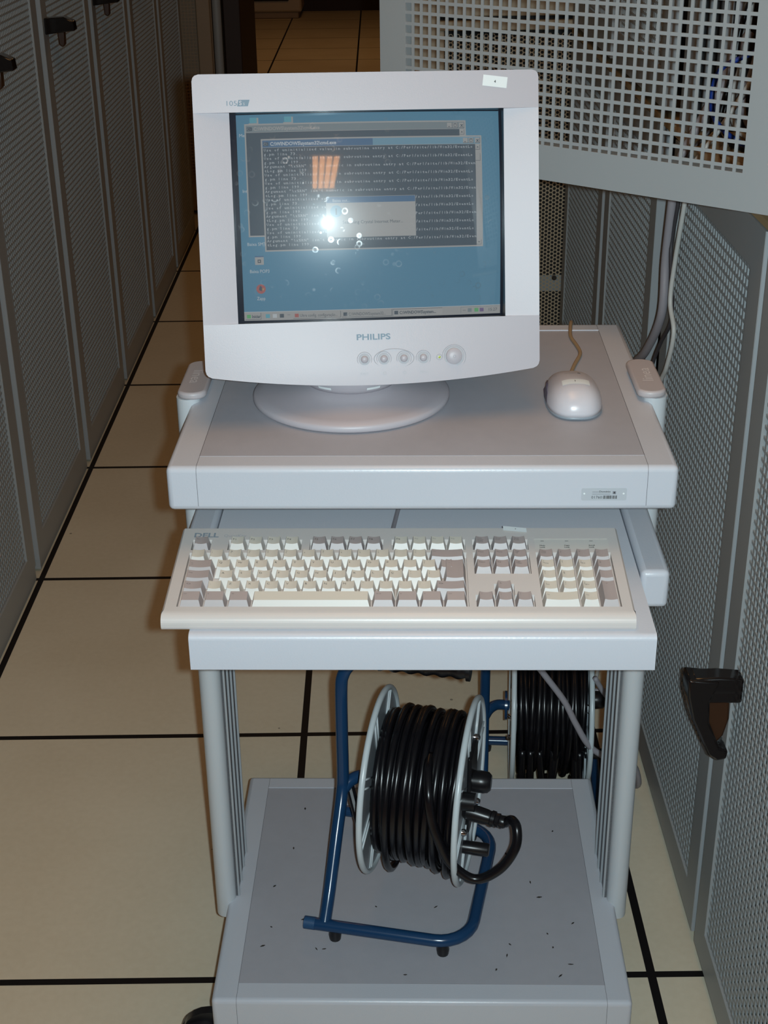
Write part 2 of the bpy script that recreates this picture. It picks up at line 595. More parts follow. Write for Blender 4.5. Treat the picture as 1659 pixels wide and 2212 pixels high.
def right_mesh_door(parent, y0, y1, z0, z1, w=0.05, wb=0.055, wt=0.055, handle=None):
    fn = lambda u, n, z: (XR + n, u, z)
    d = MB()
    door_frame(d, y0, y1, z0, z1, w, wb, 0.018, fn, wt)
    do = d.build('door', M['cab'], parent, flat=True)
    g = MB()
    grille(g, y0 + w, y1 - w, z0 + wb, z1 - wt, 0.003, 0.0022, fn)
    g.build('mesh_panel', M['cab'], do, flat=True)
    e = MB().box(XR + 0.0005, XR + 0.018, y0 - 0.0012, y0 + 0.0002, z0, z1)
    e.build('door_edge', M['edge'], do, flat=True)
    if handle:
        hy, hz = handle
        h = MB()
        swing_handle(h, lambda out, al, z: (XR - out, hy + al, hz + z))
        ho = h.build('door_handle', [M['handle'], M['handle_brown']], do, bev=0.003, seg=2)
        MB().lathe([(0.0, 0), (0.014, 0.0), (0.014, 0.045), (0.0, 0.045)], (XR - 0.055, hy - 0.0, hz - 0.004), 'x', 16).build('handle_collar', M['handle'], ho)
    return do


def right_cabinet(name, ya, yb, dy0, dy1, label, upper=True, handle=None):
    t = thing(name, (XR, ya, 0), label, 'cabinet', group='half-height mesh door cabinets along the right of the aisle')
    b = MB()
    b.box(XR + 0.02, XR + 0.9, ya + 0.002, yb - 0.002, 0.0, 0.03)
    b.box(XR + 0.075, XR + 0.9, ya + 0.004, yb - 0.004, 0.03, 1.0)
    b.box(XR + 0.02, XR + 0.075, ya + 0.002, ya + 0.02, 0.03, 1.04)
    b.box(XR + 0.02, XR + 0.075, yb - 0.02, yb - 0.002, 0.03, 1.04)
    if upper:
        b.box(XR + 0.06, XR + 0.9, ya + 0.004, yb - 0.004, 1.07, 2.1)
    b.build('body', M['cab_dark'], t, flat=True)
    MB().box(XR + 0.001, XR + 0.9, ya + 0.001, yb - 0.001, 1.047, 1.056).build('middle_shelf', M['tan'], t, flat=True)
    right_mesh_door(t, dy0, dy1, 0.02, 1.045, handle=handle)
    if upper:
        right_mesh_door(t, dy0, dy1, 1.070, 2.08)
    return t


rc0 = right_cabinet('half_height_cabinet', 0.908, 1.562, 0.955, 1.553, 'right row cabinet nearest the viewer, mesh lower door with black swing handle', handle=(1.468, 0.512))
rc1 = right_cabinet('half_height_cabinet', 1.565, 2.150, 1.573, 2.105, 'right row cabinet beside the trolley, its upper door swung open into the aisle', upper=False)
rc2 = right_cabinet('half_height_cabinet', 2.155, 2.715, 2.212, 2.722, 'right row cabinet with closed doors just past the hanging grey cables')
rc3 = right_cabinet('half_height_cabinet', 2.735, 3.33, 2.758, 3.315, 'last right row cabinet, next to the round-hole panel')

# inside of the open upper compartment
b = MB()
b.box(XR + 0.012, XR + 0.9, 2.125, 2.148, 1.056, 2.1)
b.box(XR + 0.012, XR + 0.9, 1.566, 1.574, 1.056, 2.1)
b.box(XR + 0.88, XR + 0.9, 1.57, 2.14, 1.056, 2.1)
b.box(XR + 0.012, XR + 0.9, 1.566, 2.148, 2.08, 2.1)
b.build('compartment_wall', M['cabinet_int'], rc1, flat=True)
for k, (xx, w, yy) in enumerate(((0.449, 0.012, 2.085), (0.470, 0.010, 2.10), (0.490, 0.012, 2.09), (0.514, 0.010, 2.10), (0.545, 0.016, 2.08), (0.58, 0.012, 2.1))):
    MB().box(xx, xx + w, yy, 2.125, 1.058, 2.08).build('rack_upright', M['edge'] if k % 2 == 0 else M['cabinet_int'], rc1, flat=True)
for k, (xx, w) in enumerate(((0.4625, 0.007), (0.483, 0.006), (0.504, 0.008), (0.528, 0.015), (0.565, 0.013), (0.60, 0.05))):
    MB().box(xx, xx + w, 2.115, 2.1252, 1.058, 2.08).build('dark_slot', M['cab_dark'], rc1, flat=True)

# open upper door: hinge at (0.437, 1.547), swung out 50 degrees from closed
th = math.radians(39.94)
hx, hy_ = 0.437, 1.549
DW, zb0 = 0.566, 1.068
fo = lambda u, n, z: (hx - math.cos(th) * (DW - u) + math.sin(th) * n * 1.0 * 0 + math.sin(th) * n, hy_ + math.sin(th) * (DW - u) + math.cos(th) * n, z)
d = MB()
door_frame(d, 0.0, DW, zb0, 2.07, 0.0425, 0.0425, 0.016, fo)
do = d.build('upper_door', M['cab'], rc1, flat=True, label='grey open door of square-hole mesh')
g = MB()
s_ = 0.0135
u0, z0g = 0.0423, zb0 + 0.0422
for i in range(37):
    u = u0 + s_ * i + 0.0095 - s_ * 0.0
    if u + 0.004 < DW - 0.0422:
        vs = [fo(a, n, z) for z in (z0g - 0.002, 2.03) for n in (0.0005, 0.002) for a in (u, u + 0.004)]
        g.add(vs, [(0, 2, 3, 1), (4, 5, 7, 6), (0, 1, 5, 4), (2, 6, 7, 3), (0, 4, 6, 2), (1, 3, 7, 5)])
for j in range(69):
    z = z0g + 0.0042 + s_ * j
    vs = [fo(a, n, zz) for zz in (z, z + 0.004) for n in (0.0006, 0.0019) for a in (0.0405, DW - 0.0405)]
    g.add(vs, [(0, 2, 3, 1), (4, 5, 7, 6), (0, 1, 5, 4), (2, 6, 7, 3), (0, 4, 6, 2), (1, 3, 7, 5)])
g.build('mesh_panel', M['cab'], do, flat=True)

# beige machine with the round-hole front at the end of the right row
t = thing('perforated_front_machine', (0.25, 3.34, 0), 'tall beige machine with round-hole front at the far end of the right row', 'machine')
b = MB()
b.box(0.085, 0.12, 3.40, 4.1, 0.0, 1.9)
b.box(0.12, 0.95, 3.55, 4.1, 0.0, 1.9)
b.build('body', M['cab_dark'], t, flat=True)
MB().box(0.073, 0.134, 3.345, 3.40, 0.0, 1.9).build('front_stile', M['beige'], t, bev=0.004)
MB().box(0.138, 0.152, 3.348, 3.40, 0.0, 1.07).build('door_stile', M['beige'], t, bev=0.002)
MB().box(0.138, 0.95, 3.34, 3.40, 1.052, 1.073).build('top_rail', M['beige'], t, bev=0.003)
MB().box(0.138, 0.95, 3.345, 3.40, 1.082, 1.9).build('upper_panel', M['beige'], t, bev=0.003)
MB().box(0.138, 0.95, 3.365, 3.40, 1.07, 1.085).build('panel_gap', M['cab_dark'], t, flat=True)
h = MB()
HP = 0.0093
HC = HP * 0.8660
R_ = 0.0035
cr6 = HP / math.sqrt(3)
for i in range(39):
    for j in range(109):
        cx = 0.158 + HC * i
        cz = 0.03 + HP * j + (HP / 2 if i % 2 else 0)
        cor = [(cx + cr6 * math.cos(PI / 3 * k), cz + cr6 * math.sin(PI / 3 * k)) for k in range(6)]
        hexv = []
        for k in range(6):
            a_, b_ = cor[k], cor[(k + 1) % 6]
            hexv += [a_, ((a_[0] + b_[0]) / 2, (a_[1] + b_[1]) / 2)]
        cir = [(cx + R_ * math.cos(PI / 6 * k), cz + R_ * math.sin(PI / 6 * k)) for k in range(12)]
        vs = [(p[0], 3.352, p[1]) for p in hexv] + [(p[0], 3.352, p[1]) for p in cir]
        fs = [(k, (k + 1) % 12, 12 + (k + 1) % 12, 12 + k) for k in range(12)]
        h.add(vs, fs)
h.build('round_hole_panel', M['beige'], t, flat=True)
MB().box(0.16, 0.47, 3.365, 3.37, 0.435, 0.475).build('cross_bar', M['cab'], t, flat=True)
MB().box(0.15, 0.95, 3.50, 3.54, 0.02, 1.05).build('inner_board', M['cab_dark'], t, flat=True)
MB().lathe([(0, 0), (0.006, 0), (0.005, 0.01), (0, 0.012)], (0.418, 3.30, 0.487), 'y', 12).build('latch_stud', M['chrome'], t)

# ------------------------------------------------------------------ cables by the right row


def smooth(pts, n=8):
    P = [Vector(p) for p in pts]
    P = [P[0] * 2 - P[1]] + P + [P[-1] * 2 - P[-2]]
    out = []
    for i in range(1, len(P) - 2):
        for k in range(n):
            t = k / n
            a, b, c, d = P[i - 1], P[i], P[i + 1], P[i + 2]
            out.append(0.5 * ((2 * b) + (-a + c) * t + (2 * a - 5 * b + 4 * c - d) * t * t + (-a + 3 * b - 3 * c + d) * t ** 3))
    out.append(P[-2])
    return out


def cable(name, pts, r, m, label, cat='cable', group=None, seg=10):
    o = MB().tube(smooth(pts), r, seg).build(name, m, smooth=180)
    return tag(o, label, cat, group)


cable('power_cable', [(0.52, 2.06, 1.20), (0.455, 2.03, 1.085), (0.421, 2.015, 1.02), (0.420, 2.014, 0.975), (0.420, 2.029, 0.886), (0.420, 2.028, 0.803), (0.416, 2.10, 0.722), (0.412, 2.19, 0.66), (0.40, 2.28, 0.55), (0.38, 2.33, 0.3), (0.34, 2.33, 0.02), (0.30, 2.25, 0.009)], 0.0068, M['cable_grey'], 'thick grey cable hanging out of the open upper cabinet')
cable('network_cable', [(0.53, 1.99, 1.18), (0.47, 1.965, 1.09), (0.428, 1.955, 1.03), (0.425, 1.955, 0.983), (0.423, 1.976, 0.901), (0.421, 1.979, 0.838), (0.424, 1.952, 0.799), (0.422, 1.971, 0.741), (0.42, 2.004, 0.700), (0.41, 2.05, 0.6), (0.40, 2.12, 0.4), (0.38, 2.15, 0.1), (0.36, 2.15, 0.0045)], 0.0035, M['cable_white'], 'thin white cable hanging in front of the mesh door')
cable('signal_cable', [(0.54, 2.0, 1.16), (0.47, 2.0, 1.085), (0.429, 2.006, 1.03), (0.427, 2.006, 0.974), (0.425, 2.021, 0.909), (0.424, 1.999, 0.868), (0.425, 1.981, 0.81), (0.423, 2.033, 0.756), (0.42, 2.075, 0.70), (0.41, 2.15, 0.55), (0.39, 2.2, 0.2), (0.37, 2.2, 0.0045)], 0.003, M['cable_dark'], 'thin dark cable hanging between the thick grey and white cables')
cable('patch_cable', [(0.66, 1.98, 1.25), (0.53, 1.95, 1.20), (0.483, 1.95, 1.181), (0.459, 1.95, 1.168), (0.450, 1.95, 1.145), (0.452, 1.95, 1.11), (0.466, 1.95, 1.09), (0.487, 1.95, 1.074), (0.515, 1.93, 1.064), (0.60, 1.92, 1.062), (0.7, 1.95, 1.062)], 0.0035, M['bluecable'], 'blue cable bent behind the open mesh door', group=None)
cable('coiled_lead', [(0.58, 2.02, 1.4), (0.505, 2.02, 1.24), (0.49, 2.01, 1.16), (0.475, 2.0, 1.09), (0.49, 1.97, 1.062), (0.56, 1.9, 1.061), (0.62, 1.86, 1.061)], 0.004, M['black'], 'black cable hanging inside the open upper cabinet')
for k in range(4):
    cable('looped_lead', [(0.50 + 0.012 * k, 2.04, 1.9), (0.505 + 0.013 * k, 2.04, 1.4), (0.492 + 0.017 * k, 2.03, 1.2), (0.478 + 0.016 * k, 2.02, 1.11), (0.49 + 0.02 * k, 1.98, 1.066 + 0.004), (0.56 + 0.02 * k, 1.88 - 0.03 * k, 1.061)], 0.0036,
          [M['cable_grey'], M['cable_white'], M['cable_grey'], M['cable_dark']][k], ['grey cable nearest the mesh door opening in the hanging bundle', 'white cable in the hanging bundle inside the open upper cabinet', 'second grey cable of the hanging bundle, behind the white one', 'dark cable deepest in the hanging bundle inside the open cabinet'][k], group='cable bundle inside the open upper cabinet')
cable('tan_lead', [(0.50, 1.75, 1.061), (0.47, 1.85, 1.061), (0.465, 1.93, 1.061), (0.50, 2.0, 1.061), (0.58, 2.02, 1.061)], 0.004, M['cable_tan'], 'tan cable lying on the shelf of the open upper cabinet')

# ------------------------------------------------------------------ trolley
TX, TY, TR = 0.0446, 1.5317, math.radians(-1.47)
tro = thing('equipment_trolley', (TX, TY, 0), 'light grey two-post trolley with three shelves carrying the monitor', 'trolley', TR)
TM = WM[tro.name]


def tm():
    return MB(TM)


def shelf_board(z0, z1, parent, name):
    so = tm().box(-0.26, 0.26, -0.23, 0.23, z0, z1).build(name, M['paint'], parent, bev=0.006, seg=4)
    tm().box(-0.2285, 0.2285, -0.2005, 0.2005, z1 - 0.004, z1 + 0.0003).build('shelf_panel', M['laminate'], so, flat=True)
    b = tm()
    b.box(-0.2285, 0.2285, 0.2004, 0.2016, z1 - 0.001, z1 + 0.0014)
    b.build('panel_trim', M['paint'], so, flat=True)
    for s_ in (-1, 1):
        b = tm()
        x = s_ * 0.2288
        b.box(x - 0.00022, x + 0.00022, -0.2245, -0.2005, z1 - 0.001, z1 + 0.00012)
        b.box(x - 0.00022, x + 0.00022, 0.2016, 0.2245, z1 - 0.001, z1 + 0.00012)
        b.box(x - 0.00022, x + 0.00022, -0.23012, -0.229, z0 + 0.0055, z1 - 0.0055)
        # the joint follows the rounded edge
        pr = [(-0.22400 - 0.00612 * math.sin(PI / 2 * k / 5), z1 - 0.006 + 0.00612 * math.cos(PI / 2 * k / 5)) for k in range(6)]
        for p, q in zip(pr[:-1], pr[1:]):
            b.add([(x - 0.00022, p[0], p[1]), (x + 0.00022, p[0], p[1]), (x + 0.00022, q[0], q[1]), (x - 0.00022, q[0], q[1])], [(0, 1, 2, 3)])
        b.box(x - 0.0002, x + 0.0002, -0.2004, 0.2004, z1 - 0.001, z1 + 0.00042)
        b.build('rail_joint', M['joint_seam'], so, flat=True)
    return so


M['joint_seam'] = mat('joint_line', (104, 102, 108), 0.6)  # dark seam between the shelf rails
top_shelf = shelf_board(0.830, 0.8786, tro, 'top_shelf')
bottom_shelf = shelf_board(0.110, 0.159, tro, 'bottom_shelf')
b = tm()
b.box(-0.26, -0.2295, -0.23, 0.23, 0.715, 0.759)
b.box(0.2295, 0.26, -0.23, 0.23, 0.715, 0.759)
b.box(-0.2285, 0.2285, 0.2, 0.23, 0.715, 0.759)
ms = b.build('middle_shelf', M['paint'], tro, bev=0.006, seg=4)
# keyboard tray
b = tm()
pr = [(0.19, 0.7175), (0.19, 0.757)] + [(-0.351 - 0.006 * math.sin(PI / 2 * k / 5), 0.751 + 0.006 * math.cos(PI / 2 * k / 5)) for k in range(6)] + [(-0.357, 0.7185), (-0.356, 0.7175)]
b.prism(pr, -0.2268, 0.2268, 'x')
kt = b.build('keyboard_tray', M['paint'], tro, smooth=30)
# posts
for s in (-1, 1):
    ring = []
    cxp = s * 0.2635
    for k in range(24):
        a = 2 * PI * k / 24
        oy = 0.0375 if math.sin(a) > 0 else -0.0375
        ring.append((cxp + 0.0135 * math.cos(a), oy * 1.08 + 0.0135 * math.sin(a)))
    po = tm().prism(ring, 0.135, 0.884).build('post', M['post'], tro, smooth=50)
    cr = [(s * 0.2585 + (x - cxp) * 1.22, y * 1.03) for x, y in ring]
    co = tm().prism(cr, 0.884, 0.8925).build('post_cap', M['cap'], po, bev=0.003, seg=3)
    tb = tm()
    if s < 0:
        text(tb, 'linea', -0.020, -0.006, 0.013, lambda x, y, c=s * 0.2585: (c + y, -x, 0.89275), width=0.042)
    else:
        text(tb, 'linea', -0.020, -0.006, 0.013, lambda x, y, c=s * 0.2585: (c - y, x, 0.89275), width=0.042)
    tb.build('cap_lettering', M['cap_text'], po, flat=True)
    # grooved insert on the inner face
    gi = tm()
    xa, xb = (cxp - s * 0.010, cxp - s * 0.0160)
    gi.box(min(xa, xb), max(xa, xb), -0.040, 0.052, 0.16, 0.716, 0)
    for k in range(4):
        vv = -0.040 + 0.0295 * k
        xc = cxp - s * 0.0185
        gi.box(min(xa, xc), max(xa, xc), vv, vv + 0.0025, 0.16, 0.716, 1)
    gi.build('grooved_insert', [M['dark_groove'], M['edge']], po, flat=True)
# casters
for sx, sy, ox, oy in ((-1, -1, -0.051, 0.016), (1, -1, -0.02, 0.03), (-1, 1, 0.02, 0.02), (1, 1, 0.02, 0.02)):
    cx, cy = sx * 0.235, sy * 0.18
    c_ = tm().lathe([(0, 0.112), (0.018, 0.112), (0.018, 0.075), (0, 0.075)], (cx, cy, 0)).build('caster', M['black'], tro)
    w_ = tm()
    w_.lathe([(0, -0.022), (0.026, -0.022), (0.031, -0.016), (0.032, -0.004), (0.028, 0.0), (0.032, 0.004), (0.031, 0.016), (0.026, 0.022), (0, 0.022)], (cx + ox, cy + oy, 0.032), 'y', 28)
    w_.build('wheel', M['wheel'], c_)
    tm().lathe([(0, -0.006), (0.036, -0.006), (0.036, 0.006), (0, 0.006)], (cx + ox * 0.8, cy + oy, 0.042), 'y', 20).build('fork_cover', M['black'], c_)

# asset tag on the front rail
b = tm()
x0, x1, z0, z1 = 0.1625, 0.2085, 0.8415, 0.8552
rr = 0.0018
poly = []
for cxx, czz, a0 in ((x1 - rr, z1 - rr, 0), (x0 + rr, z1 - rr, 90), (x0 + rr, z0 + rr, 180), (x1 - rr, z0 + rr, 270)):
    for k in range(4):
        a = math.radians(a0 + 30 * k)
        poly.append((cxx + rr * math.cos(a), czz + rr * math.sin(a)))
b.prism(poly, -0.2303, -0.2299, 'y', 0)
ff = lambda x, y: (x, -0.23045, y)
text(b, 'Dominio', 0.1805, 0.8506, 0.0019, ff, width=0.0115, bold=0.02, mi=1)
b.box(0.1735, 0.1800, -0.23042, -0.2303, 0.8508, 0.8513, 2)
b.box(0.1735, 0.1918, -0.23042, -0.2303, 0.8484, 0.8488, 2)
text(b, '01760', 0.1728, 0.8437, 0.0031, ff, width=0.0108, mi=1)
xx = 0.1845
random.seed(3)
while xx < 0.1982:
    w_ = random.choice((0.0003, 0.0005, 0.0008))
    b.box(xx, xx + w_, -0.23042, -0.2303, 0.8434, 0.8470, 1)
    xx += w_ + random.choice((0.0003, 0.0004, 0.0006))
b.box(0.1942, 0.1975, -0.23042, -0.2303, 0.8487, 0.8518, 2)
b.box(0.1952, 0.1966, -0.23046, -0.2303, 0.8494, 0.8512, 1)
for hxx in (0.1655, 0.2053):
    b.lathe([(0, -0.23046), (0.0010, -0.23046), (0.0010, -0.2303), (0, -0.2303)], (hxx, 0, 0.8492), 'y', 12, 3)
M['tagm'] = mat('tag_film', (186, 190, 196), 0.3)
M['ink2'] = mat('tag_print', (128, 130, 138), 0.5)
b.build('asset_tag', [M['tagm'], M['ink'], M['ink2'], M['label']], top_shelf, flat=True)

# crumbs on the bottom shelf
b = tm()
random.seed(11)
cr = [(-0.17, 0.15), (-0.18, 0.06), (-0.2, -0.02), (-0.197, -0.1), (-0.205, -0.135), (-0.155, -0.085), (-0.135, -0.14), (-0.125, -0.14), (0.10, 0.14), (0.12, 0.05), (0.15, -0.01), (0.09, -0.02), (0.16, -0.04),
      (0.115, -0.13), (0.17, -0.135), (0.11, -0.15), (0.19, -0.165), (0.175, -0.185), (-0.02, -0.185), (-0.12, 0.1), (-0.125, 0.06), (-0.06, -0.06), (0.19, 0.1), (0.2, -0.09), (0.02, -0.06), (0.165, -0.11), (0.095, -0.175)]
for cx, cy in cr:
    a = random.uniform(0, PI)
    l_, w_ = random.uniform(0.0014, 0.0038), random.uniform(0.0006, 0.0013)
    q = [(cx + math.cos(a) * i * l_ - math.sin(a) * j * w_, cy + math.sin(a) * i * l_ + math.cos(a) * j * w_) for i, j in ((-1, -0.6), (0.2, -1), (1, 0.3), (0, 1))]
    b.prism(q, 0.1593, 0.1602)
o = b.build('crumbs', M['crumb'], flat=True)
tag(o, 'dark crumbs scattered on the bottom shelf of the trolley', 'crumbs', kind='stuff')

# ------------------------------------------------------------------ keyboard
KX0, KX1, KY0, KY1 = -0.2545, 0.2075, -0.347, -0.1840
KZ = 0.757
kb = thing('keyboard', TM @ Vector(((KX0 + KX1) / 2, (KY0 + KY1) / 2, KZ)), 'cream keyboard with grey side keys on the sliding tray', 'keyboard', TR)
zf, zr = 0.0165, 0.0315           # plate height at the palm edge / at the back


def kz(v):
    return KZ + zf + (zr - zf) * (v - (KY0 + 0.016)) / (KY1 - KY0 - 0.016)


U = 0.01905
kx = KX0 + 0.0143       # left edge of the key field
ky_b = KY0 + 0.0182         # front edge of the bottom row
rows = [0, 1, 2, 3, 4, 5.30]     # row offsets in units from the bottom row


def rowy(i):
    return ky_b + rows[i] * U


# wells: (x0, x1, row0, row1)
mainw = (kx - 0.001, kx + 15 * U + 0.001)
navx = KX0 + 0.3083
padx = KX0 + 0.3733
wells = [(mainw[0], mainw[1], rowy(0) - 0.0005, rowy(5 - 1) + U + 0.0005)]
fy0, fy1 = rowy(5) - 0.0002, rowy(5) + U + 0.0005
wells += [(kx - 0.0005, kx + U + 0.0005, fy0, fy1)]
for a, n in ((2, 4), (6.5, 4), (11, 4)):
    wells.append((kx + a * U - 0.0005, kx + (a + n) * U + 0.0005, fy0, fy1))
wells.append((navx - 0.0005, navx + 3 * U + 0.0005, fy0, fy1))
wells.append((navx - 0.0005, navx + 3 * U + 0.0005, rowy(3) - 0.0005, rowy(4) + U + 0.0005))
wells.append((navx - 0.0005, navx + 3 * U + 0.0005, rowy(0) - 0.0005, rowy(0) + U + 0.0005))
wells.append((navx + U - 0.0005, navx + 2 * U + 0.0005, rowy(0) + U, rowy(1) + U + 0.0005))
wells.append((padx - 0.0005, padx + 4 * U + 0.0005, rowy(0) - 0.0005, rowy(4) + U + 0.0005))
xs = sorted(set([KX0 + 0.002, KX1 - 0.002] + [w for q in wells for w in q[:2]]))
ys = sorted(set([KY0 + 0.0135, KY1 - 0.002] + [w for q in wells for w in q[2:]]))


def inside(x, y):
    return any(w[0] < x < w[1] and w[2] < y < w[3] for w in wells)


b = tm()
grid = {}
for i in range(len(xs) - 1):
    for j in range(len(ys) - 1):
        grid[i, j] = inside((xs[i] + xs[i + 1]) / 2, (ys[j] + ys[j + 1]) / 2)
DEP = 0.0065
for (i, j), w in grid.items():
    xa, xb, ya, yb = xs[i], xs[i + 1], ys[j], ys[j + 1]
    d_ = -DEP if w else 0
    b.add([(xa, ya, kz(ya) + d_), (xb, ya, kz(ya) + d_), (xb, yb, kz(yb) + d_), (xa, yb, kz(yb) + d_)], [(0, 1, 2, 3)])
    if w:
        for di, dj, p, q in ((-1, 0, (xa, yb), (xa, ya)), (1, 0, (xb, ya), (xb, yb)), (0, -1, (xa, ya), (xb, ya)), (0, 1, (xb, yb), (xa, yb))):
            if not grid.get((i + di, j + dj), False):
                b.add([(p[0], p[1], kz(p[1]) - DEP), (q[0], q[1], kz(q[1]) - DEP), (q[0], q[1], kz(q[1])), (p[0], p[1], kz(p[1]))], [(0, 1, 2, 3)])
# outer case: rounded front lip, sides and back
ya, yb = KY0 + 0.0135, KY1 - 0.002
prof = [(ya, kz(ya))] + [(KY0 + 0.0125 - 0.0125 * math.sin(PI / 2 * k / 8), kz(ya) - 0.0100 + 0.0098 * math.cos(PI / 2 * k / 8)) for k in range(1, 9)] + [(KY0, KZ + 0.003), (KY0 + 0.001, KZ + 0.0008), (KY0 + 0.003, KZ)]
ins = [0.002, 0.0012, 0.0005, 0.0001] + [0] * len(prof)
for i in range(len(prof) - 1):
    p, q = prof[i], prof[i + 1]
    b.add([(KX0 + ins[i + 1], q[0], q[1]), (KX1 - ins[i + 1], q[0], q[1]), (KX1 - ins[i], p[0], p[1]), (KX0 + ins[i], p[0], p[1])], [(0, 1, 2, 3)])
for s, xo, xi in ((-1, KX0, KX0 + 0.002), (1, KX1, KX1 - 0.002)):
    # top chamfer strip and side wall
    b.add([(xi, ya, kz(ya)), (xi, yb, kz(yb)), (xo, yb, kz(yb) - 0.002), (xo, ya, kz(ya) - 0.002)], [(0, 1, 2, 3)])
    side = [(xo, y, z) for y, z in prof[1:]] + [(xo, KY1, KZ), (xo, KY1, kz(KY1) - 0.003), (xo, yb, kz(yb) - 0.002), (xo, ya, kz(ya) - 0.002)]
    b.add(side, [tuple(range(len(side)))])
b.add([(KX0, yb, kz(yb) - 0.002), (KX0 + 0.002, yb, kz(yb)), (KX1 - 0.002, yb, kz(yb)), (KX1, yb, kz(yb) - 0.002), (KX1, KY1, kz(KY1) - 0.003), (KX0, KY1, kz(KY1) - 0.003)], [(0, 1, 2, 3, 4, 5)])
b.add([(KX0, KY1, KZ), (KX1, KY1, KZ), (KX1, KY1, kz(KY1) - 0.003), (KX0, KY1, kz(KY1) - 0.003)], [(0, 1, 2, 3)])
b.add([(KX0, KY0 + 0.003, KZ), (KX1, KY0 + 0.003, KZ), (KX1, KY1, KZ), (KX0, KY1, KZ)], [(0, 1, 2, 3)])
case = b.build('case', M['kb'], kb, smooth=32)
# parting line
tm().box(KX0 + 0.0035, KX1 - 0.0035, KY0 - 0.00015, KY0 + 0.004, KZ + 0.0024, KZ + 0.0031).build('parting_line', M['cap'], case, flat=True)
# maker's lettering at the back left, indicator panel and sticker
lb = tm()
fk = lambda x, y: (x, y, kz(y) + 0.00015)
text(lb, 'DELL', KX0 + 0.0140, KY0 + 0.1435, 0.0085, fk, width=0.0260, bold=0.03, mi=0)
text(lb, 'QuietKey', KX0 + 0.0455, KY0 + 0.1440, 0.0050, fk, width=0.024, mi=1)
lb.build('lettering', [mat('logo_blue', (140, 150, 160), 0.5), M['faint_print']], case, flat=True)
pb = tm()
pxa, pxb = padx - 0.0005, padx + 4 * U
pya, pyb = rowy(5) + 0.0010, rowy(5) + U + 0.0005
pb.add([(pxa, pya, kz(pya) + 0.0003), (pxb, pya, kz(pya) + 0.0003), (pxb, pyb, kz(pyb) + 0.0003), (pxa, pyb, kz(pyb) + 0.0003)], [(0, 1, 2, 3)], 0)
pb.add([(pxa, pyb, kz(pyb) + 0.0009), (pxb, pyb, kz(pyb) + 0.0009), (pxb, pyb + 0.0006, kz(pyb)), (pxa, pyb + 0.0006, kz(pyb))], [(0, 1, 2, 3)], 2)
fp = lambda x, y: (x, y, kz(y) + 0.0006)
for k, wds in enumerate((('Num', 'Lock'), ('Caps', 'Lock'), ('Scroll', 'Lock'))):
    xx = pxa + 0.005 + k * 0.0255
    text(pb, wds[0], xx, pya + 0.0052, 0.0020, fp, bold=0.03, mi=1)
    text(pb, wds[1], xx, pya + 0.0018, 0.0020, fp, bold=0.03, mi=1)
    xl, yl = xx + 0.0015, pyb - 0.0042
    pb.add([fp(xl, yl), fp(xl + 0.0035, yl), fp(xl + 0.0035, yl + 0.0007), fp(xl, yl + 0.0007)], [(0, 1, 2, 3)], 1)
pb.build('indicator_panel', [M['keyside'], M['ink'], M['keyside']], case, flat=True)
sb = tm()
sx0, sy0 = KX0 + 0.3415, KY1 - 0.0095
qs = [(sx0, sy0 + 0.0012), (sx0 + 0.0245, sy0 - 0.0028), (sx0 + 0.0245, sy0 + 0.0055), (sx0, sy0 + 0.0098)]
sb.add([(x, y, kz(y) + 0.0012) for x, y in qs], [(0, 1, 2, 3)], 0)
sb.add([(x, y, kz(y) + 0.0014) for x, y in [(sx0 + 0.0125, sy0 + 0.003), (sx0 + 0.0135, sy0 + 0.003), (sx0 + 0.0135, sy0 + 0.0042), (sx0 + 0.0125, sy0 + 0.0042)]], [(0, 1, 2, 3)], 1)
sb.build('sticker', [M['label'], M['ink']], case, flat=True)


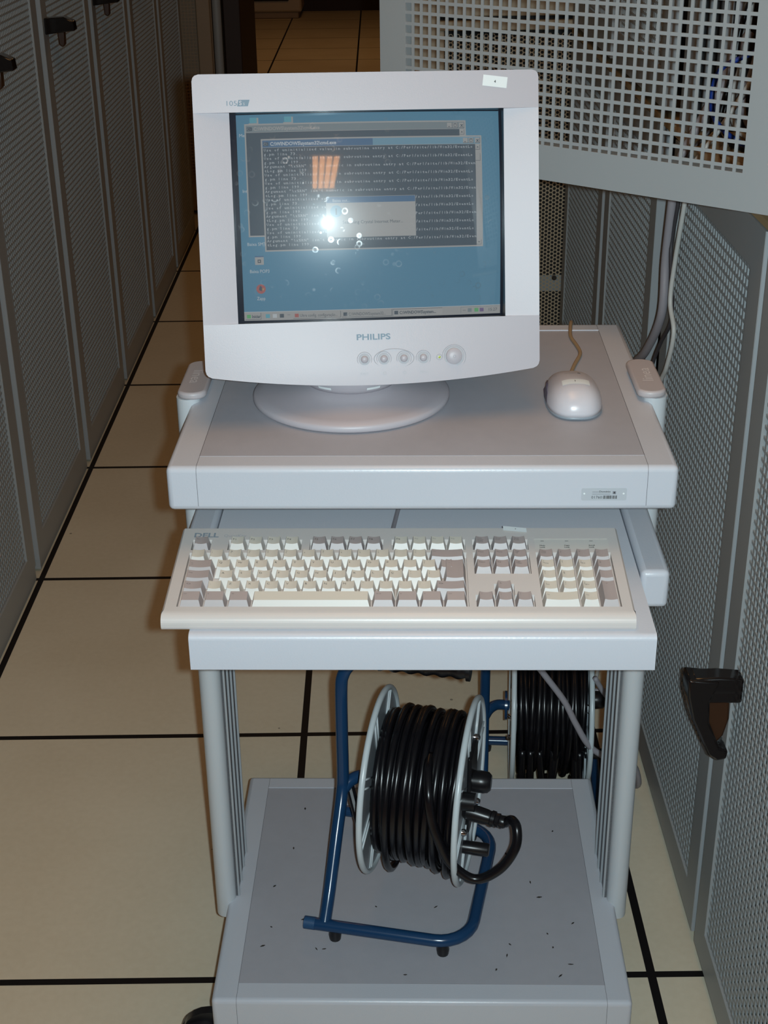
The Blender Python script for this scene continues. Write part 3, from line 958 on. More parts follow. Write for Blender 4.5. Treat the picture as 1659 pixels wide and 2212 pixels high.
def key(name, x, row, wu=1.0, grey=False, leg='', rows_=1, flat=False, lower=None, small=False, leg2='', bottom=False):
    """a tapered key cap; x from the key field's left edge"""
    y0 = rowy(row) + 0.0005
    y1 = rowy(row) + U * rows_ - 0.0005
    x0, x1 = x + 0.0005, x + wu * U - 0.0005
    b = tm()
    zb = -0.0060
    H = 0.0050
    ti, tf, tb_ = 0.0029, 0.0046, 0.0016     # insets: sides, front, back
    n = 7
    if lower is not None:
        tx0, tx1 = x0, x1
    tx0, tx1, ty0, ty1 = x0 + ti, x1 - ti, y0 + tf, y1 - tb_
    base = [(x0, y0), (x1, y0), (x1, y1), (x0, y1)]
    # top: dish across x
    tops = []
    for j, ty in enumerate((ty0, ty1)):
        row_ = []
        for k in range(n):
            u = k / (n - 1)
            tx = tx0 + (tx1 - tx0) * u
            dish = 0 if flat else -0.0011 * (1 - (2 * u - 1) ** 2)
            row_.append((tx, ty, kz(ty) + H + (0.0008 if j else 0) + dish - (0.0012 if flat and j == 0 else 0)))
        tops.append(row_)
    vs = tops[0] + tops[1]
    mt, ms_ = (1, 1) if False else (0, 1)
    b.add(vs, [(k, k + 1, n + k + 1, n + k) for k in range(n - 1)], mt)
    fb = [(p[0], p[1], kz(p[1]) + zb) for p in base]
    b.add([fb[0], fb[1]] + tops[0], [tuple([0, 1] + [2 + k for k in range(n - 1, -1, -1)])], ms_)
    b.add([fb[2], fb[3]] + tops[1], [tuple([0, 1] + [2 + k for k in range(n)])], ms_)
    b.add([fb[0], fb[3], tops[1][0], tops[0][0]], [(3, 2, 1, 0)], ms_)
    b.add([fb[1], fb[2], tops[1][-1], tops[0][-1]], [(0, 1, 2, 3)], ms_)
    if leg:
        fl_ = lambda xx, yy: (xx, yy, kz(yy) + H + 0.0006 - (0 if flat else 0.00095 * (1 - (2 * (xx - tx0) / (tx1 - tx0) - 1) ** 2)))
        lines = leg.split('|')
        hh = 0.0017 if len(lines) > 1 or len(leg) > 2 else 0.0030
        if row == 0:
            hh = 0.0014
        for li, s in enumerate(lines):
            text(b, s, tx0 + 0.0014, ty1 - 0.0008 - (hh + 0.0010) * (li + 1) - (0.001 if len(lines) == 1 else 0), hh, fl_, mi=2)
        if leg2:
            text(b, leg2, tx1 - 0.0036, ty0 + 0.0016, 0.0020, fl_, mi=2)
    ma = [M['gkey'], M['gkeyside'], M['legend']] if grey else [M['key'], M['keyside'], M['legend']]
    return b.build(name, ma, kb, flat=False, smooth=25)


# main block, back to front
key('escape_key', kx, 5, grey=True, leg='Esc')
for i in range(12):
    g_ = i // 4
    key('function_key', kx + (2 + i + 0.5 * g_) * U, 5, grey=(g_ == 1), leg='F%d' % (i + 1))
r4 = ["\"|'", '!|1', '@|2', '#|3', '$|4', '%|5', '¨|6', '&|7', '*|8', '(|9', ')|0', '_|-', '+|=']
for i, s in enumerate(r4):
    key('key', kx + i * U, 4, leg=s)
key('backspace_key', kx + 13 * U, 4, 2, True, leg='<--')
key('tab_key', kx, 3, 1.5, True, leg='|<-|->')
for i, s in enumerate(['Q', 'W', 'E', 'R', 'T', 'Y', 'U', 'I', 'O', 'P', "`|'", '{|[']):
    key('key', kx + (1.5 + i) * U, 3, leg=s)
key('caps_lock_key', kx, 2, 1.5, True, leg='Fixa')
for i, s in enumerate(['A', 'S', 'D', 'F', 'G', 'H', 'J', 'K', 'L', 'Ç', '^|~', '}|]']):
    key('key', kx + (1.75 + i) * U, 2, leg=s)
key('shift_key', kx, 1, 1.25, True, leg='<>')
for i, s in enumerate(['|\\', 'Z', 'X', 'C', 'V', 'B', 'N', 'M', '<|,', '>|.', ':|;', '?|/']):
    key('key', kx + (1.25 + i) * U, 1, leg=s)
key('shift_key', kx + 13.25 * U, 1, 1.75, True, leg='<>')
# two-row enter: upper 1.5 wide, lower 1.25 wide
key('enter_key', kx + 13.75 * U, 2, 1.25, True, leg='<-', rows_=2)
key('enter_key_shoulder', kx + 13.5 * U, 3, 0.9, True)
for i, s in enumerate(['Ctrl', '#', 'Alt']):
    key('modifier_key', kx + 1.25 * i * U, 0, 1.25, True, leg=s, flat=True)
key('space_bar', kx + 3.75 * U, 0, 6.25, flat=True)
for i, s in enumerate(['Alt Gr', '#', 'E', 'Ctrl']):
    key('modifier_key', kx + (10 + 1.25 * i) * U, 0, 1.25, True, leg=s, flat=True)
for i, s in enumerate(['Print|Screen|SysRq', 'Scroll|Lock', 'Pause|Break']):
    key('navigation_key', navx + i * U, 5, 1, True, leg=s)
for j, rw in ((4, ('Insert', 'Home', 'Page|Up')), (3, ('Delete', 'End', 'Page|Down'))):
    for i, s in enumerate(rw):
        key('navigation_key', navx + i * U, j, 1, True, leg=s)
key('arrow_key', navx + U, 1, 1, True, leg='^')
for i, s in enumerate(('<', 'v', '>')):
    key('arrow_key', navx + i * U, 0, 1, True, leg=s)
for i, s in enumerate(('Num|Lock', '/', '*', '-')):
    key('keypad_key', padx + i * U, 4, 1, True, leg=s)
for j, rw in ((3, ('7|Home', '8|^', '9|PgUp')), (2, ('4|<', '5', '6|>')), (1, ('1|End', '2|v', '3|PgDn'))):
    for i, s in enumerate(rw):
        key('keypad_key', padx + i * U, j, leg=s)
key('keypad_key', padx + 3 * U, 3, 1, True, leg='+')
key('keypad_key', padx + 3 * U, 2, 1, True, leg='.')
key('keypad_key', padx + 3 * U, 0, 1, True, leg='Enter', rows_=2)
key('keypad_key', padx, 0, 2, leg='0|Ins')
key('keypad_key', padx + 2 * U, 0, leg=',|Del')
tm().tube([(-0.036, KY1 - 0.002, KZ + 0.012), (-0.034, -0.16, KZ + 0.003), (-0.026, -0.08, KZ + 0.0026), (-0.02, 0.05, KZ + 0.0026), (-0.02, 0.16, KZ + 0.0026)], 0.0026, 8).build('keyboard_lead', M['cable_grey'], kb)

# ------------------------------------------------------------------ mouse
mo = thing('mouse', TM @ Vector((0.170, -0.048, 0.8786)), 'light grey computer mouse with a white label on the trolley top', 'mouse', TR)
MZ = 0.8782


def foot(a):
    # superellipse footprint, slightly wider at the rear (towards the viewer)
    ca, sa = math.cos(a), math.sin(a)
    e = 2 / 2.6
    x = 0.0305 * math.copysign(abs(ca) ** e, ca)
    y = 0.0585 * math.copysign(abs(sa) ** e, sa)
    x *= 1.0 - 0.06 * (y / 0.0585)
    return x, y


def dome(x, y):
    """height of the mouse back above its skirt at local x, y"""
    rx = abs(x) / (0.0305 * (1.0 - 0.06 * (y / 0.0585)))
    ry = abs(y) / 0.0585
    r = min(1.0, (rx ** 2.6 + ry ** 2.6) ** (1 / 2.6))
    return 0.0050 + (0.0275 - 0.007 * (y / 0.0585)) * (1 - r ** 2.5) ** (1 / 2.1)


def mw(x, y, z):
    return (0.170 + x, -0.050 + y, MZ + z)


b = tm()
NA = 56
rings = []
for r in [1.0, 0.995, 0.985, 0.965, 0.93, 0.88, 0.8, 0.68, 0.54, 0.38, 0.2, 0.02]:
    rings.append([mw(foot(2 * PI * k / NA)[0] * r, foot(2 * PI * k / NA)[1] * r - 0.0, dome(foot(2 * PI * k / NA)[0] * r, foot(2 * PI * k / NA)[1] * r)) for k in range(NA)])
b.loft(rings, True)
sh = b.build('shell', M['mouse'], mo, smooth=180)
b = tm()
prof = [(0.93, 0.0010), (0.985, 0.0016), (1.006, 0.0028), (1.008, 0.0046), (0.992, 0.0054), (0.9, 0.0054)]
b.loft([[mw(foot(2 * PI * k / NA)[0] * s, foot(2 * PI * k / NA)[1] * s, z) for k in range(NA)] for s, z in prof], True)
b.build('skirt', M['mouse_dark'], mo, smooth=60)


def dpatch(b, pts_fn, nu, nv, off, mi=0):
    vs = []
    for j in range(nv + 1):
        for i in range(nu + 1):
            x, y = pts_fn(i / nu, j / nv)
            vs.append(mw(x, y, dome(x * 0.985, y * 0.985) + off))
    b.add(vs, [(j * (nu + 1) + i, j * (nu + 1) + i + 1, (j + 1) * (nu + 1) + i + 1, (j + 1) * (nu + 1) + i) for j in range(nv) for i in range(nu)], mi)


b = tm()
dpatch(b, lambda u, v: (-0.0150 + 0.030 * u, -0.0300 + 0.0130 * v), 12, 4, 0.00035, 0)
text(b, '1', -0.001, -0.0250, 0.0045, lambda x, y: mw(x, y, dome(x, y) + 0.0006), mi=1)
b.build('sticker', [M['label'], M['ink']], sh, smooth=180)
b = tm()
dpatch(b, lambda u, v: (-0.0095 + 0.0135 * u, 0.0080 + 0.0007 * v + 0.001 * u), 8, 1, 0.0004, 0)
dpatch(b, lambda u, v: (0.005 + 0.0035 * u, 0.0080 + 0.0022 * v), 3, 2, 0.0005, 1)
b.build('lettering', [M['ink2'], M['ink']], sh, flat=True)
b = tm()
vs = [(-0.0308, -0.018, 0.008), (-0.0315, 0.0, 0.008), (-0.0298, 0.022, 0.008), (-0.0262, 0.036, 0.009), (-0.0262, 0.030, 0.015), (-0.0290, 0.012, 0.018), (-0.0300, -0.010, 0.015)]
b.add([mw(*v) for v in vs] + [mw(v[0] + 0.004, v[1], v[2]) for v in vs], [tuple(range(7)), tuple(range(7, 14))[::-1]] + [(i, (i + 1) % 7, 7 + (i + 1) % 7, 7 + i) for i in range(7)])
b.build('side_grip', M['mouse_side'], mo, bev=0.001)
b = tm()
b.tube(smooth([(0.170 + 0.001, 0.004, 0.886), (0.173, 0.02, 0.8815), (0.184, 0.065, 0.8812), (0.195, 0.105, 0.8812), (0.194, 0.135, 0.8812), (0.190, 0.17, 0.8812), (0.193, 0.205, 0.8822), (0.196, 0.2265, 0.8818), (0.197, 0.2345, 0.874), (0.196, 0.238, 0.84), (0.19, 0.245, 0.6)], 6), 0.0024, 8)
b.build('mouse_lead', M['cable_tan'], mo, smooth=180)

# ------------------------------------------------------------------ monitor
base_c = TM @ Vector((-0.0785, -0.033, 0.8786))
mon = thing('crt_monitor', base_c, 'grey tube monitor on a round base showing command windows', 'monitor', 0)
Rv = Vector((0.99591613, 0.08963689, -0.01078392))
Uv = Vector((-0.01266389, 0.25696005, 0.96633905))
Nv = Vector((0.08939067, -0.96225608, 0.25704581))
cc = Vector((-0.00989899, 1.46924504, 1.08438476))
BM = Matrix((Rv, Uv, Nv)).transposed().to_4x4()
BM.translation = cc


def bm_():
    return MB(BM)


W2, T_, B_ = 0.180, 0.155, -0.155
hx0, hx1, hy0, hy1 = -0.1432, 0.1440, -0.0995, 0.1168
b = bm_()
N_ = 24


def bot(x):
    return B_ - 0.0135 * (1 - (x / W2) ** 2)


def bulge(x, y):
    # lower band swells gently forward
    t = max(0.0, min(1.0, (hy0 - y) / (hy0 - B_)))
    return 0.004 * t * (1 - (x / W2) ** 2)


r_c = 0.007
# top band
topv = []
for k in range(N_ + 1):
    x = -W2 + 2 * W2 * k / N_
    topv.append(x)
outer_top = [(x, T_ - (r_c - math.sqrt(max(0, r_c ** 2 - max(0, abs(x) - (W2 - r_c)) ** 2))), 0) for x in [-W2, -W2 + 0.001, -W2 + 0.003, -W2 + r_c] + topv[1:-1] + [W2 - r_c, W2 - 0.003, W2 - 0.001, W2]]
nn = len(outer_top)
b.add(outer_top + [(p[0], hy1, 0.0) for p in outer_top], [(nn + i, nn + i + 1, i + 1, i) for i in range(nn - 1)])
xsb = [-W2, -W2 + 0.001, -W2 + 0.003, -W2 + r_c] + topv[1:-1] + [W2 - r_c, W2 - 0.003, W2 - 0.001, W2]
rowsb = []
for j in range(7):
    t = j / 6
    rw = []
    for x in xsb:
        cornerlift = (r_c - math.sqrt(max(0, r_c ** 2 - max(0, abs(x) - (W2 - r_c)) ** 2)))
        yb_ = bot(x) + cornerlift
        y = hy0 + (yb_ - hy0) * t
        rw.append((x, y, bulge(x, y)))
    rowsb.append(rw)
vs = [p for r in rowsb for p in r]
nb = len(xsb)
b.add(vs, [((j + 1) * nb + i, (j + 1) * nb + i + 1, j * nb + i + 1, j * nb + i) for j in range(6) for i in range(nb - 1)])
# sides, leaning in towards the tube
for s, xi in ((-1, hx0), (1, hx1)):
    xo = s * W2
    q = [(xo, hy0, 0), (xi, hy0, -0.0065), (xi, hy1, -0.0065), (xo, hy1, 0)]
    if s > 0:
        q = [q[1], q[0], q[3], q[2]]
    b.add(q, [(0, 1, 2, 3)])
    b.add([(xo, hy1, 0), (xi, hy1, 0), (xi, hy1, -0.0065)], [(0, 1, 2)])
    b.add([(xo, hy0, 0), (xi, hy0, 0), (xi, hy0, -0.0065)], [(0, 1, 2)])
# rim going back
rim = outer_top + [(p[0], p[1], p[2]) for p in rowsb[-1]][::-1]
back = [(p[0] * 0.985, p[1] * 0.985, -0.045) for p in rim]
n = len(rim)
b.add(rim + back, [(i, n + i, n + (i + 1) % n, (i + 1) % n) for i in range(n)])
bez = b.build('bezel', M['monitor'], mon, smooth=30)
# inner wall of the opening, its shade painted in with the dark colour
b = bm_()
iw = [(hx0, hy0), (hx1, hy0), (hx1, hy1), (hx0, hy1)]
for i in range(4):
    p, q = iw[i], iw[(i + 1) % 4]
    z0_ = 0.0 if i in (0, 2) else -0.0065
    b.add([(p[0], p[1], z0_), (q[0], q[1], z0_), (q[0], q[1], -0.034), (p[0], p[1], -0.034)], [(0, 1, 2, 3)])
b.build('opening_lip', M['tube_edge'], bez, flat=True)

# back shell
b = bm_()


def rrect(w, h, r, z, cy=0.0, n=6):
    out = []
    for cx, cy_, a0 in ((w - r, h - r, 0), (-w + r, h - r, 90), (-w + r, -h + r, 180), (w - r, -h + r, 270)):
        for k in range(n + 1):
            a = math.radians(a0 + 90 * k / n)
            out.append((cx + r * math.cos(a), cy + cy_ + r * math.sin(a), z))
    return out


b.loft([rrect(0.174, 0.150, 0.01, -0.040, -0.003), rrect(0.168, 0.142, 0.02, -0.10, -0.003), rrect(0.15, 0.125, 0.03, -0.16, -0.006), rrect(0.115, 0.10, 0.03, -0.25, -0.01), rrect(0.10, 0.09, 0.03, -0.34, -0.01), rrect(0.085, 0.08, 0.03, -0.36, -0.01)])
b.build('back_shell', M['monitor'], mon, smooth=60)

# picture tube: everything lies on a sphere of radius RC
RC, NC = 0.8, -0.0040
AX, AY = -0.010, 0.014      # apex of the bulging glass


def sp(x, y, off=0.0):
    return (x, y, NC + off - ((x - AX) ** 2 + (y - AY) ** 2) / (2 * RC))


def curved(b, x0, x1, y0, y1, off, mi=0, step=0.02):
    nx, ny = max(1, int(math.ceil((x1 - x0) / step))), max(1, int(math.ceil((y1 - y0) / step)))
    vs = [sp(x0 + (x1 - x0) * i / nx, y0 + (y1 - y0) * j / ny, off) for j in range(ny + 1) for i in range(nx + 1)]
    b.add(vs, [(j * (nx + 1) + i, j * (nx + 1) + i + 1, (j + 1) * (nx + 1) + i + 1, (j + 1) * (nx + 1) + i) for j in range(ny) for i in range(nx)], mi)


SE = 0.27


def scr(name, rgb, k=1.0):
    m = mat(name, (92, 94, 98), 0.8, spec=0.0, emit=rgb, estr=SE * k)
    return m


S = [scr('desktop_blue', (84, 168, 206)), scr('console_dark', (50, 62, 74)), scr('window_grey', (218, 214, 206)),
     scr('title_blue', (64, 124, 176)), scr('title_light_blue', (140, 198, 224)), scr('title_grey', (160, 172, 172)),
     scr('console_text', (214, 220, 222), 1.1), scr('dark_text', (60, 66, 74)), scr('white_text', (238, 244, 246), 1.2),
     scr('icon_red', (225, 90, 60)), scr('icon_green', (110, 225, 110)), scr('icon_purple', (140, 90, 160)), scr('icon_cyan', (110, 215, 235)), scr('dialog_body', (226, 222, 214)), scr('icon_yellow', (232, 200, 80)), M['tube_edge']]
b = bm_()
curved(b, hx0, hx1, hy0, hy1, -0.0034, 15)
tube = b.build('picture_tube', S, mon, smooth=180)
E1 = 0.00016
L0 = -0.0028
b = bm_()
IX0, IX1, IY0, IY1 = -0.1366, 0.1420, -0.0975, 0.1160
curved(b, IX0, IX1, IY0, IY1, L0, 0)
f_at = lambda off: (lambda x, y: sp(x, y, off))


def window(b, x0, x1, y0, y1, lay, title, tint, tint2, active=True, scroll=True):
    o1 = L0 + E1 * lay
    curved(b, x0, x1, y0, y1, o1, 2)
    xm = x0 + (x1 - x0) * 0.5
    curved(b, x0 + 0.0015, xm, y1 - 0.0086, y1 - 0.0015, o1 + E1, tint)
    curved(b, xm, x1 - 0.0015, y1 - 0.0086, y1 - 0.0015, o1 + E1, tint2)
    curved(b, x0 + 0.0015, x1 - 0.0015 - (0.0055 if scroll else 0), y0 + 0.0015, y1 - 0.0090, o1 + E1, 1)
    # icon and title
    curved(b, x0 + 0.0025, x0 + 0.0078, y1 - 0.0072, y1 - 0.0034, o1 + 2 * E1, 1)
    text(b, 'C:\\', x0 + 0.0028, y1 - 0.0064, 0.0024, f_at(o1 + 3 * E1), mi=6)
    text(b, title, x0 + 0.0095, y1 - 0.0069, 0.0037, f_at(o1 + 2 * E1), width=0.0690, bold=0.03, mi=8 if active else 2)
    # buttons
    for k in range(3):
        bx = x1 - 0.0020 - 0.0061 * (3 - k) + (0.0 if k < 2 else 0.0008)
        curved(b, bx, bx + 0.0056, y1 - 0.0079, y1 - 0.0025, o1 + 2 * E1, 7)
        curved(b, bx, bx + 0.0052, y1 - 0.0075, y1 - 0.0025, o1 + 3 * E1, 2)
        if k == 0:
            curved(b, bx + 0.0012, bx + 0.0032, y1 - 0.0068, y1 - 0.0061, o1 + 4 * E1, 7)
        elif k == 1:
            curved(b, bx + 0.001, bx + 0.0042, y1 - 0.0067, y1 - 0.0033, o1 + 4 * E1, 7)
            curved(b, bx + 0.0015, bx + 0.0037, y1 - 0.0062, y1 - 0.0041, o1 + 5 * E1, 2)
        else:
            text(b, 'x', bx + 0.0011, y1 - 0.0067, 0.0040, f_at(o1 + 4 * E1), bold=0.03, mi=7)
    if scroll:
        sx = x1 - 0.0069
        for yy in (y1 - 0.0147, y0 + 0.0020):
            if yy > -0.1:
                curved(b, sx, sx + 0.0052, yy, yy + 0.0052, o1 + 2 * E1, 7)
                curved(b, sx, sx + 0.0048, yy + 0.0004, yy + 0.0052, o1 + 3 * E1, 2)
                s_ = 1 if yy > (y0 + y1) / 2 else -1
                cyy = yy + 0.0027
                b.add([sp(sx + 0.0012, cyy - 0.0006 * s_, o1 + 4 * E1), sp(sx + 0.0036, cyy - 0.0006 * s_, o1 + 4 * E1), sp(sx + 0.0024, cyy + 0.0009 * s_, o1 + 4 * E1)], [(0, 1, 2)], 7)
        curved(b, sx, sx + 0.0052, y1 - 0.0262, y1 - 0.0185, o1 + 2 * E1, 7)
        curved(b, sx, sx + 0.0048, y1 - 0.0258, y1 - 0.0185, o1 + 3 * E1, 2)


# desktop icons
for cx, cy, k in ((-0.1185, 0.1095, 12), (-0.0824, 0.1098, 12)):
    curved(b, cx - 0.004, cx + 0.0035, cy - 0.002, cy + 0.0035, L0 + E1, 12)
    curved(b, cx - 0.005, cx + 0.005, cy - 0.0042, cy - 0.0022, L0 + E1, 2)
    curved(b, cx + 0.0035, cx + 0.0052, cy - 0.003, cy + 0.0032, L0 + 2 * E1, 2)
fd = f_at(L0 + E1)
text(b, 'Meu', -0.1337, 0.0935, 0.0034, fd, mi=8)
text(b, 'Int', -0.1325, 0.0365, 0.0034, fd, mi=8)
text(b, 'Baixa SMTP', -0.1300, -0.0185, 0.0034, fd, mi=8)
curved(b, -0.1228, -0.1135, -0.0385, -0.0300, L0 + E1, 2)
curved(b, -0.1228, -0.1135, -0.0305, -0.0292, L0 + 2 * E1, 3)
curved(b, -0.1200, -0.1165, -0.0365, -0.0330, L0 + 2 * E1, 7)
curved(b, -0.1191, -0.1175, -0.0355, -0.0340, L0 + 3 * E1, 2)
text(b, 'Baixa POP3', -0.1285, -0.0470, 0.0036, fd, width=0.0205, mi=8)
ring = [sp(-0.1176 + 0.0050 * math.cos(2 * PI * k / 20), -0.0640 + 0.0050 * math.sin(2 * PI * k / 20), L0 + E1) for k in range(20)]
b.add(ring, [tuple(range(20))], 9)
b.add([sp(-0.1185, -0.0602, L0 + 2 * E1), sp(-0.1200, -0.0650, L0 + 2 * E1), sp(-0.1168, -0.0665, L0 + 2 * E1), sp(-0.1165, -0.0620, L0 + 2 * E1)], [(0, 1, 2, 3)], 7)
b.add([sp(-0.1165, -0.0640, L0 + 3 * E1), sp(-0.1150, -0.0660, L0 + 3 * E1), sp(-0.1140, -0.0630, L0 + 3 * E1)], [(0, 1, 2)], 14)
text(b, 'Zapp', -0.1222, -0.0757, 0.0036, fd, width=0.0088, mi=8)
desk = b.build('desktop_picture', S, tube, smooth=180)

b = bm_()
window(b, -0.1282, 0.1055, -0.0095, 0.1066, 2, 'C:\\WINDOWS\\system32\\cmd.exe', 5, 5, False)
b.build('rear_console_window', S, tube, smooth=180)
b = bm_()
window(b, -0.1116, 0.1222, -0.0250, 0.0908, 9, 'C:\\WINDOWS\\system32\\cmd.exe', 3, 4, True)
A1 = 'Use of uninitialized value in subroutine entry at C:/Perl/site/lib/Win32/EventLo'
A2 = 'Argument "\\x%RN" isn\'t numeric in subroutine entry at C:/Perl/site/lib/Win32/Even'
seq = [(A1, 'g.pm line 73.'), (A1, 'g.pm line 199.'), (A2, 'tLog.pm line 199.'), (A1, 'g.pm line 73.'), (A1, 'g.pm line 199.'), (A2, 'tLog.pm line 199.'),
       (A1, 'g.pm line 73.'), (A1, 'g.pm line 199.'), (A2, 'tLog.pm line 199.'), (A1, 'g.pm line 73.'), (A1, 'g.pm line 199.'), (A2, 'tLog.pm line 199.')]
lines = [x for p in seq for x in p]
lh = (0.0795 + 0.0180) / 23
ft = f_at(L0 + 12 * E1)
for i, s in enumerate(lines):
    text(b, s, -0.1093, 0.0780 - i * lh, 0.0028, ft, mono=0.00277, bold=0.022, mi=6)
b.build('front_console_window', S, tube, smooth=180)
b = bm_()
o1 = L0 + 17 * E1
curved(b, -0.0460, 0.0488, -0.0120, 0.0300, o1, 13)
curved(b, -0.0455, 0.0484, 0.0236, 0.0297, o1 + E1, 3)
text(b, 'Baixa out...', -0.0390, 0.0247, 0.0030, f_at(o1 + 2 * E1), mi=8)
ring = [sp(-0.0355 + 0.0062 * math.cos(2 * PI * k / 20), 0.0150 + 0.0062 * math.sin(2 * PI * k / 20), o1 + E1) for k in range(20)]
b.add(ring, [tuple(range(20))], 4)
text(b, 'i', -0.0365, 0.0118, 0.0066, f_at(o1 + 2 * E1), bold=0.05, mi=7)
text(b, 'Searching Crystal Internet Meter...', -0.0290, 0.0020, 0.0034, f_at(o1 + 2 * E1), width=0.0640, mi=7)
b.build('message_window', S, tube, smooth=180)
b = bm_()
o1 = L0 + 3 * E1
curved(b, IX0, IX1, IY0, -0.0880, o1, 2)
curved(b, IX0, IX1, -0.0884, -0.0880, o1 + E1, 8)
ft = f_at(o1 + 3 * E1)


def tbutton(x0, x1, s, w, icon=None, bold=0.0, press=False):
    curved(b, x0, x1, IY0 + 0.0010, -0.0892, o1 + E1, 7)
    curved(b, x0 + (0.0004 if press else 0), x1 - (0 if press else 0.0004), IY0 + (0.0010 if press else 0.0014), -0.0892 - (0.0004 if press else 0), o1 + 2 * E1, 2 if not press else 13)
    xx = x0 + 0.0018
    if icon is not None:
        curved(b, xx, xx + 0.0042, IY0 + 0.0026, IY0 + 0.0064, o1 + 3 * E1, icon)
        xx += 0.0056
    text(b, s, xx, IY0 + 0.0029, 0.0033, ft, width=w, bold=bold, mi=7)


tbutton(IX0 + 0.001, IX0 + 0.0180, 'Iniciar', 0.0090, 10, 0.03)
for k, (cx, m_) in enumerate(((-0.1115, 12), (-0.1040, 8), (-0.0965, 7))):
    curved(b, cx - 0.0022, cx + 0.0022, IY0 + 0.0026, IY0 + 0.0066, o1 + E1, m_)
text(b, '>>', -0.0905, IY0 + 0.0045, 0.0020, ft, mi=7)
tbutton(-0.0845, -0.0335, 'Ultra config. configuração...', 0.0400, 9)
tbutton(-0.0325, 0.0215, 'C:\\WINDOWS\\system32...', 0.0400, 7)
tbutton(0.0225, 0.0770, 'C:\\WINDOWS\\system...', 0.0400, 7, 0.03, True)
curved(b, 0.0975, IX1 - 0.0004, IY0 + 0.0012, -0.0892, o1 + E1, 5)
curved(b, 0.0979, IX1 - 0.0004, IY0 + 0.0012, -0.0896, o1 + 2 * E1, 2)
text(b, '<<', 0.1000, IY0 + 0.0035, 0.0020, ft, mi=7)
for cx, m_ in ((0.1075, 5), (0.1150, 10), (0.1210, 11)):
    curved(b, cx - 0.0022, cx + 0.0022, IY0 + 0.0026, IY0 + 0.0066, o1 + 3 * E1, m_)
text(b, '15:27', 0.1290, IY0 + 0.0030, 0.0032, ft, width=0.0095, mi=7)
b.build('taskbar', S, tube, smooth=180)


def glass_material():
    m = bpy.data.materials.new('screen_glass')
    m.use_nodes = True
    nt = m.node_tree
    N, L = nt.nodes, nt.links
    N.remove(N['Principled BSDF'])
    out = N['Material Output']
    tr = N.new('ShaderNodeBsdfTransparent')
    tr.inputs[0].default_value = (0.96, 0.97, 0.98, 1)
    gl = N.new('ShaderNodeBsdfGlossy')
    gl.inputs['Roughness'].default_value = 0.032
    gs = N.new('ShaderNodeBsdfGlossy')       # finger smears: broad, rough gloss
    gs.inputs['Roughness'].default_value = 0.25
    fr = N.new('ShaderNodeFresnel')
    fr.inputs['IOR'].default_value = 1.55
    tc = N.new('ShaderNodeTexCoord')
    nz = N.new('ShaderNodeTexNoise')
    nz.inputs['Scale'].default_value = 38.0
    nz.inputs['Detail'].default_value = 4
    nz.inputs['Distortion'].default_value = 0.6
    L.new(tc.outputs['Object'], nz.inputs['Vector'])
    vo = N.new('ShaderNodeTexVoronoi')
    vo.inputs['Scale'].default_value = 95.0
    vo.feature = 'F1'
    L.new(tc.outputs['Object'], vo.inputs['Vector'])
    r1 = N.new('ShaderNodeValToRGB')
    r1.color_ramp.elements[0].position = 0.52
    r1.color_ramp.elements[0].color = (0, 0, 0, 1)
    r1.color_ramp.elements[1].position = 0.72
    r1.color_ramp.elements[1].color = (1, 1, 1, 1)
    L.new(nz.outputs['Fac'], r1.inputs[0])
    r2 = N.new('ShaderNodeValToRGB')
    r2.color_ramp.elements[0].position = 0.16
    r2.color_ramp.elements[0].color = (0, 0, 0, 1)
    r2.color_ramp.elements[1].position = 0.30
    r2.color_ramp.elements[1].color = (1, 1, 1, 1)
    e = r2.color_ramp.elements.new(0.36)
    e.color = (0, 0, 0, 1)
    L.new(vo.outputs['Distance'], r2.inputs[0])
    mm = N.new('ShaderNodeMath')
    mm.operation = 'MULTIPLY'
    L.new(r1.outputs[0], mm.inputs[0])
    L.new(r2.outputs[0], mm.inputs[1])
    ma = N.new('ShaderNodeMath')
    ma.operation = 'MULTIPLY_ADD'
    L.new(mm.outputs[0], ma.inputs[0])
    ma.inputs[1].default_value = 0.22
    ma.inputs[2].default_value = 0.018
    mx1 = N.new('ShaderNodeMixShader')
    L.new(fr.outputs[0], mx1.inputs[0])
    L.new(tr.outputs[0], mx1.inputs[1])
    L.new(gl.outputs[0], mx1.inputs[2])
    mx2 = N.new('ShaderNodeMixShader')
    L.new(ma.outputs[0], mx2.inputs[0])
    L.new(mx1.outputs[0], mx2.inputs[1])
    L.new(gs.outputs[0], mx2.inputs[2])
    L.new(mx2.outputs[0], out.inputs['Surface'])
    return m


b = bm_()
curved(b, hx0 * 0.999, hx1 * 0.999, hy0 * 0.999, hy1 * 0.999, 0.0016, 0, step=0.008)
b.build('screen_glass', glass_material(), tube, smooth=180)

# lettering, sticker, buttons
fz = lambda x, y: (x, y, bulge(x, y) + 0.0007)
b = bm_()
text(b, 'PHILIPS', -0.0182, -0.1200, 0.0062, fz, width=0.0362, bold=0.022, mi=0, res=4)
LM_ = [M['monitor_print'], M['monitor'], M['faint_print']]
b.build('maker_lettering', LM_, bez, flat=True)
b = bm_()
text(b, '105', -0.1452, 0.1235, 0.0050, fz, width=0.0105, mi=0, res=4)
b.add([(-0.1345, 0.1228, 0.0003), (-0.1235, 0.1228, 0.0003), (-0.1215, 0.1292, 0.0003), (-0.1330, 0.1292, 0.0003)], [(0, 1, 2, 3)], 0)
fz2 = lambda x, y: (x, y, 0.0005)
text(b, 'S', -0.1324, 0.1240, 0.0044, fz2, bold=0.02, mi=1, res=4)
text(b, '5', -0.1282, 0.1238, 0.0026, fz2, mi=1, res=4)
b.build('model_lettering', LM_, bez, flat=True)
b = bm_()
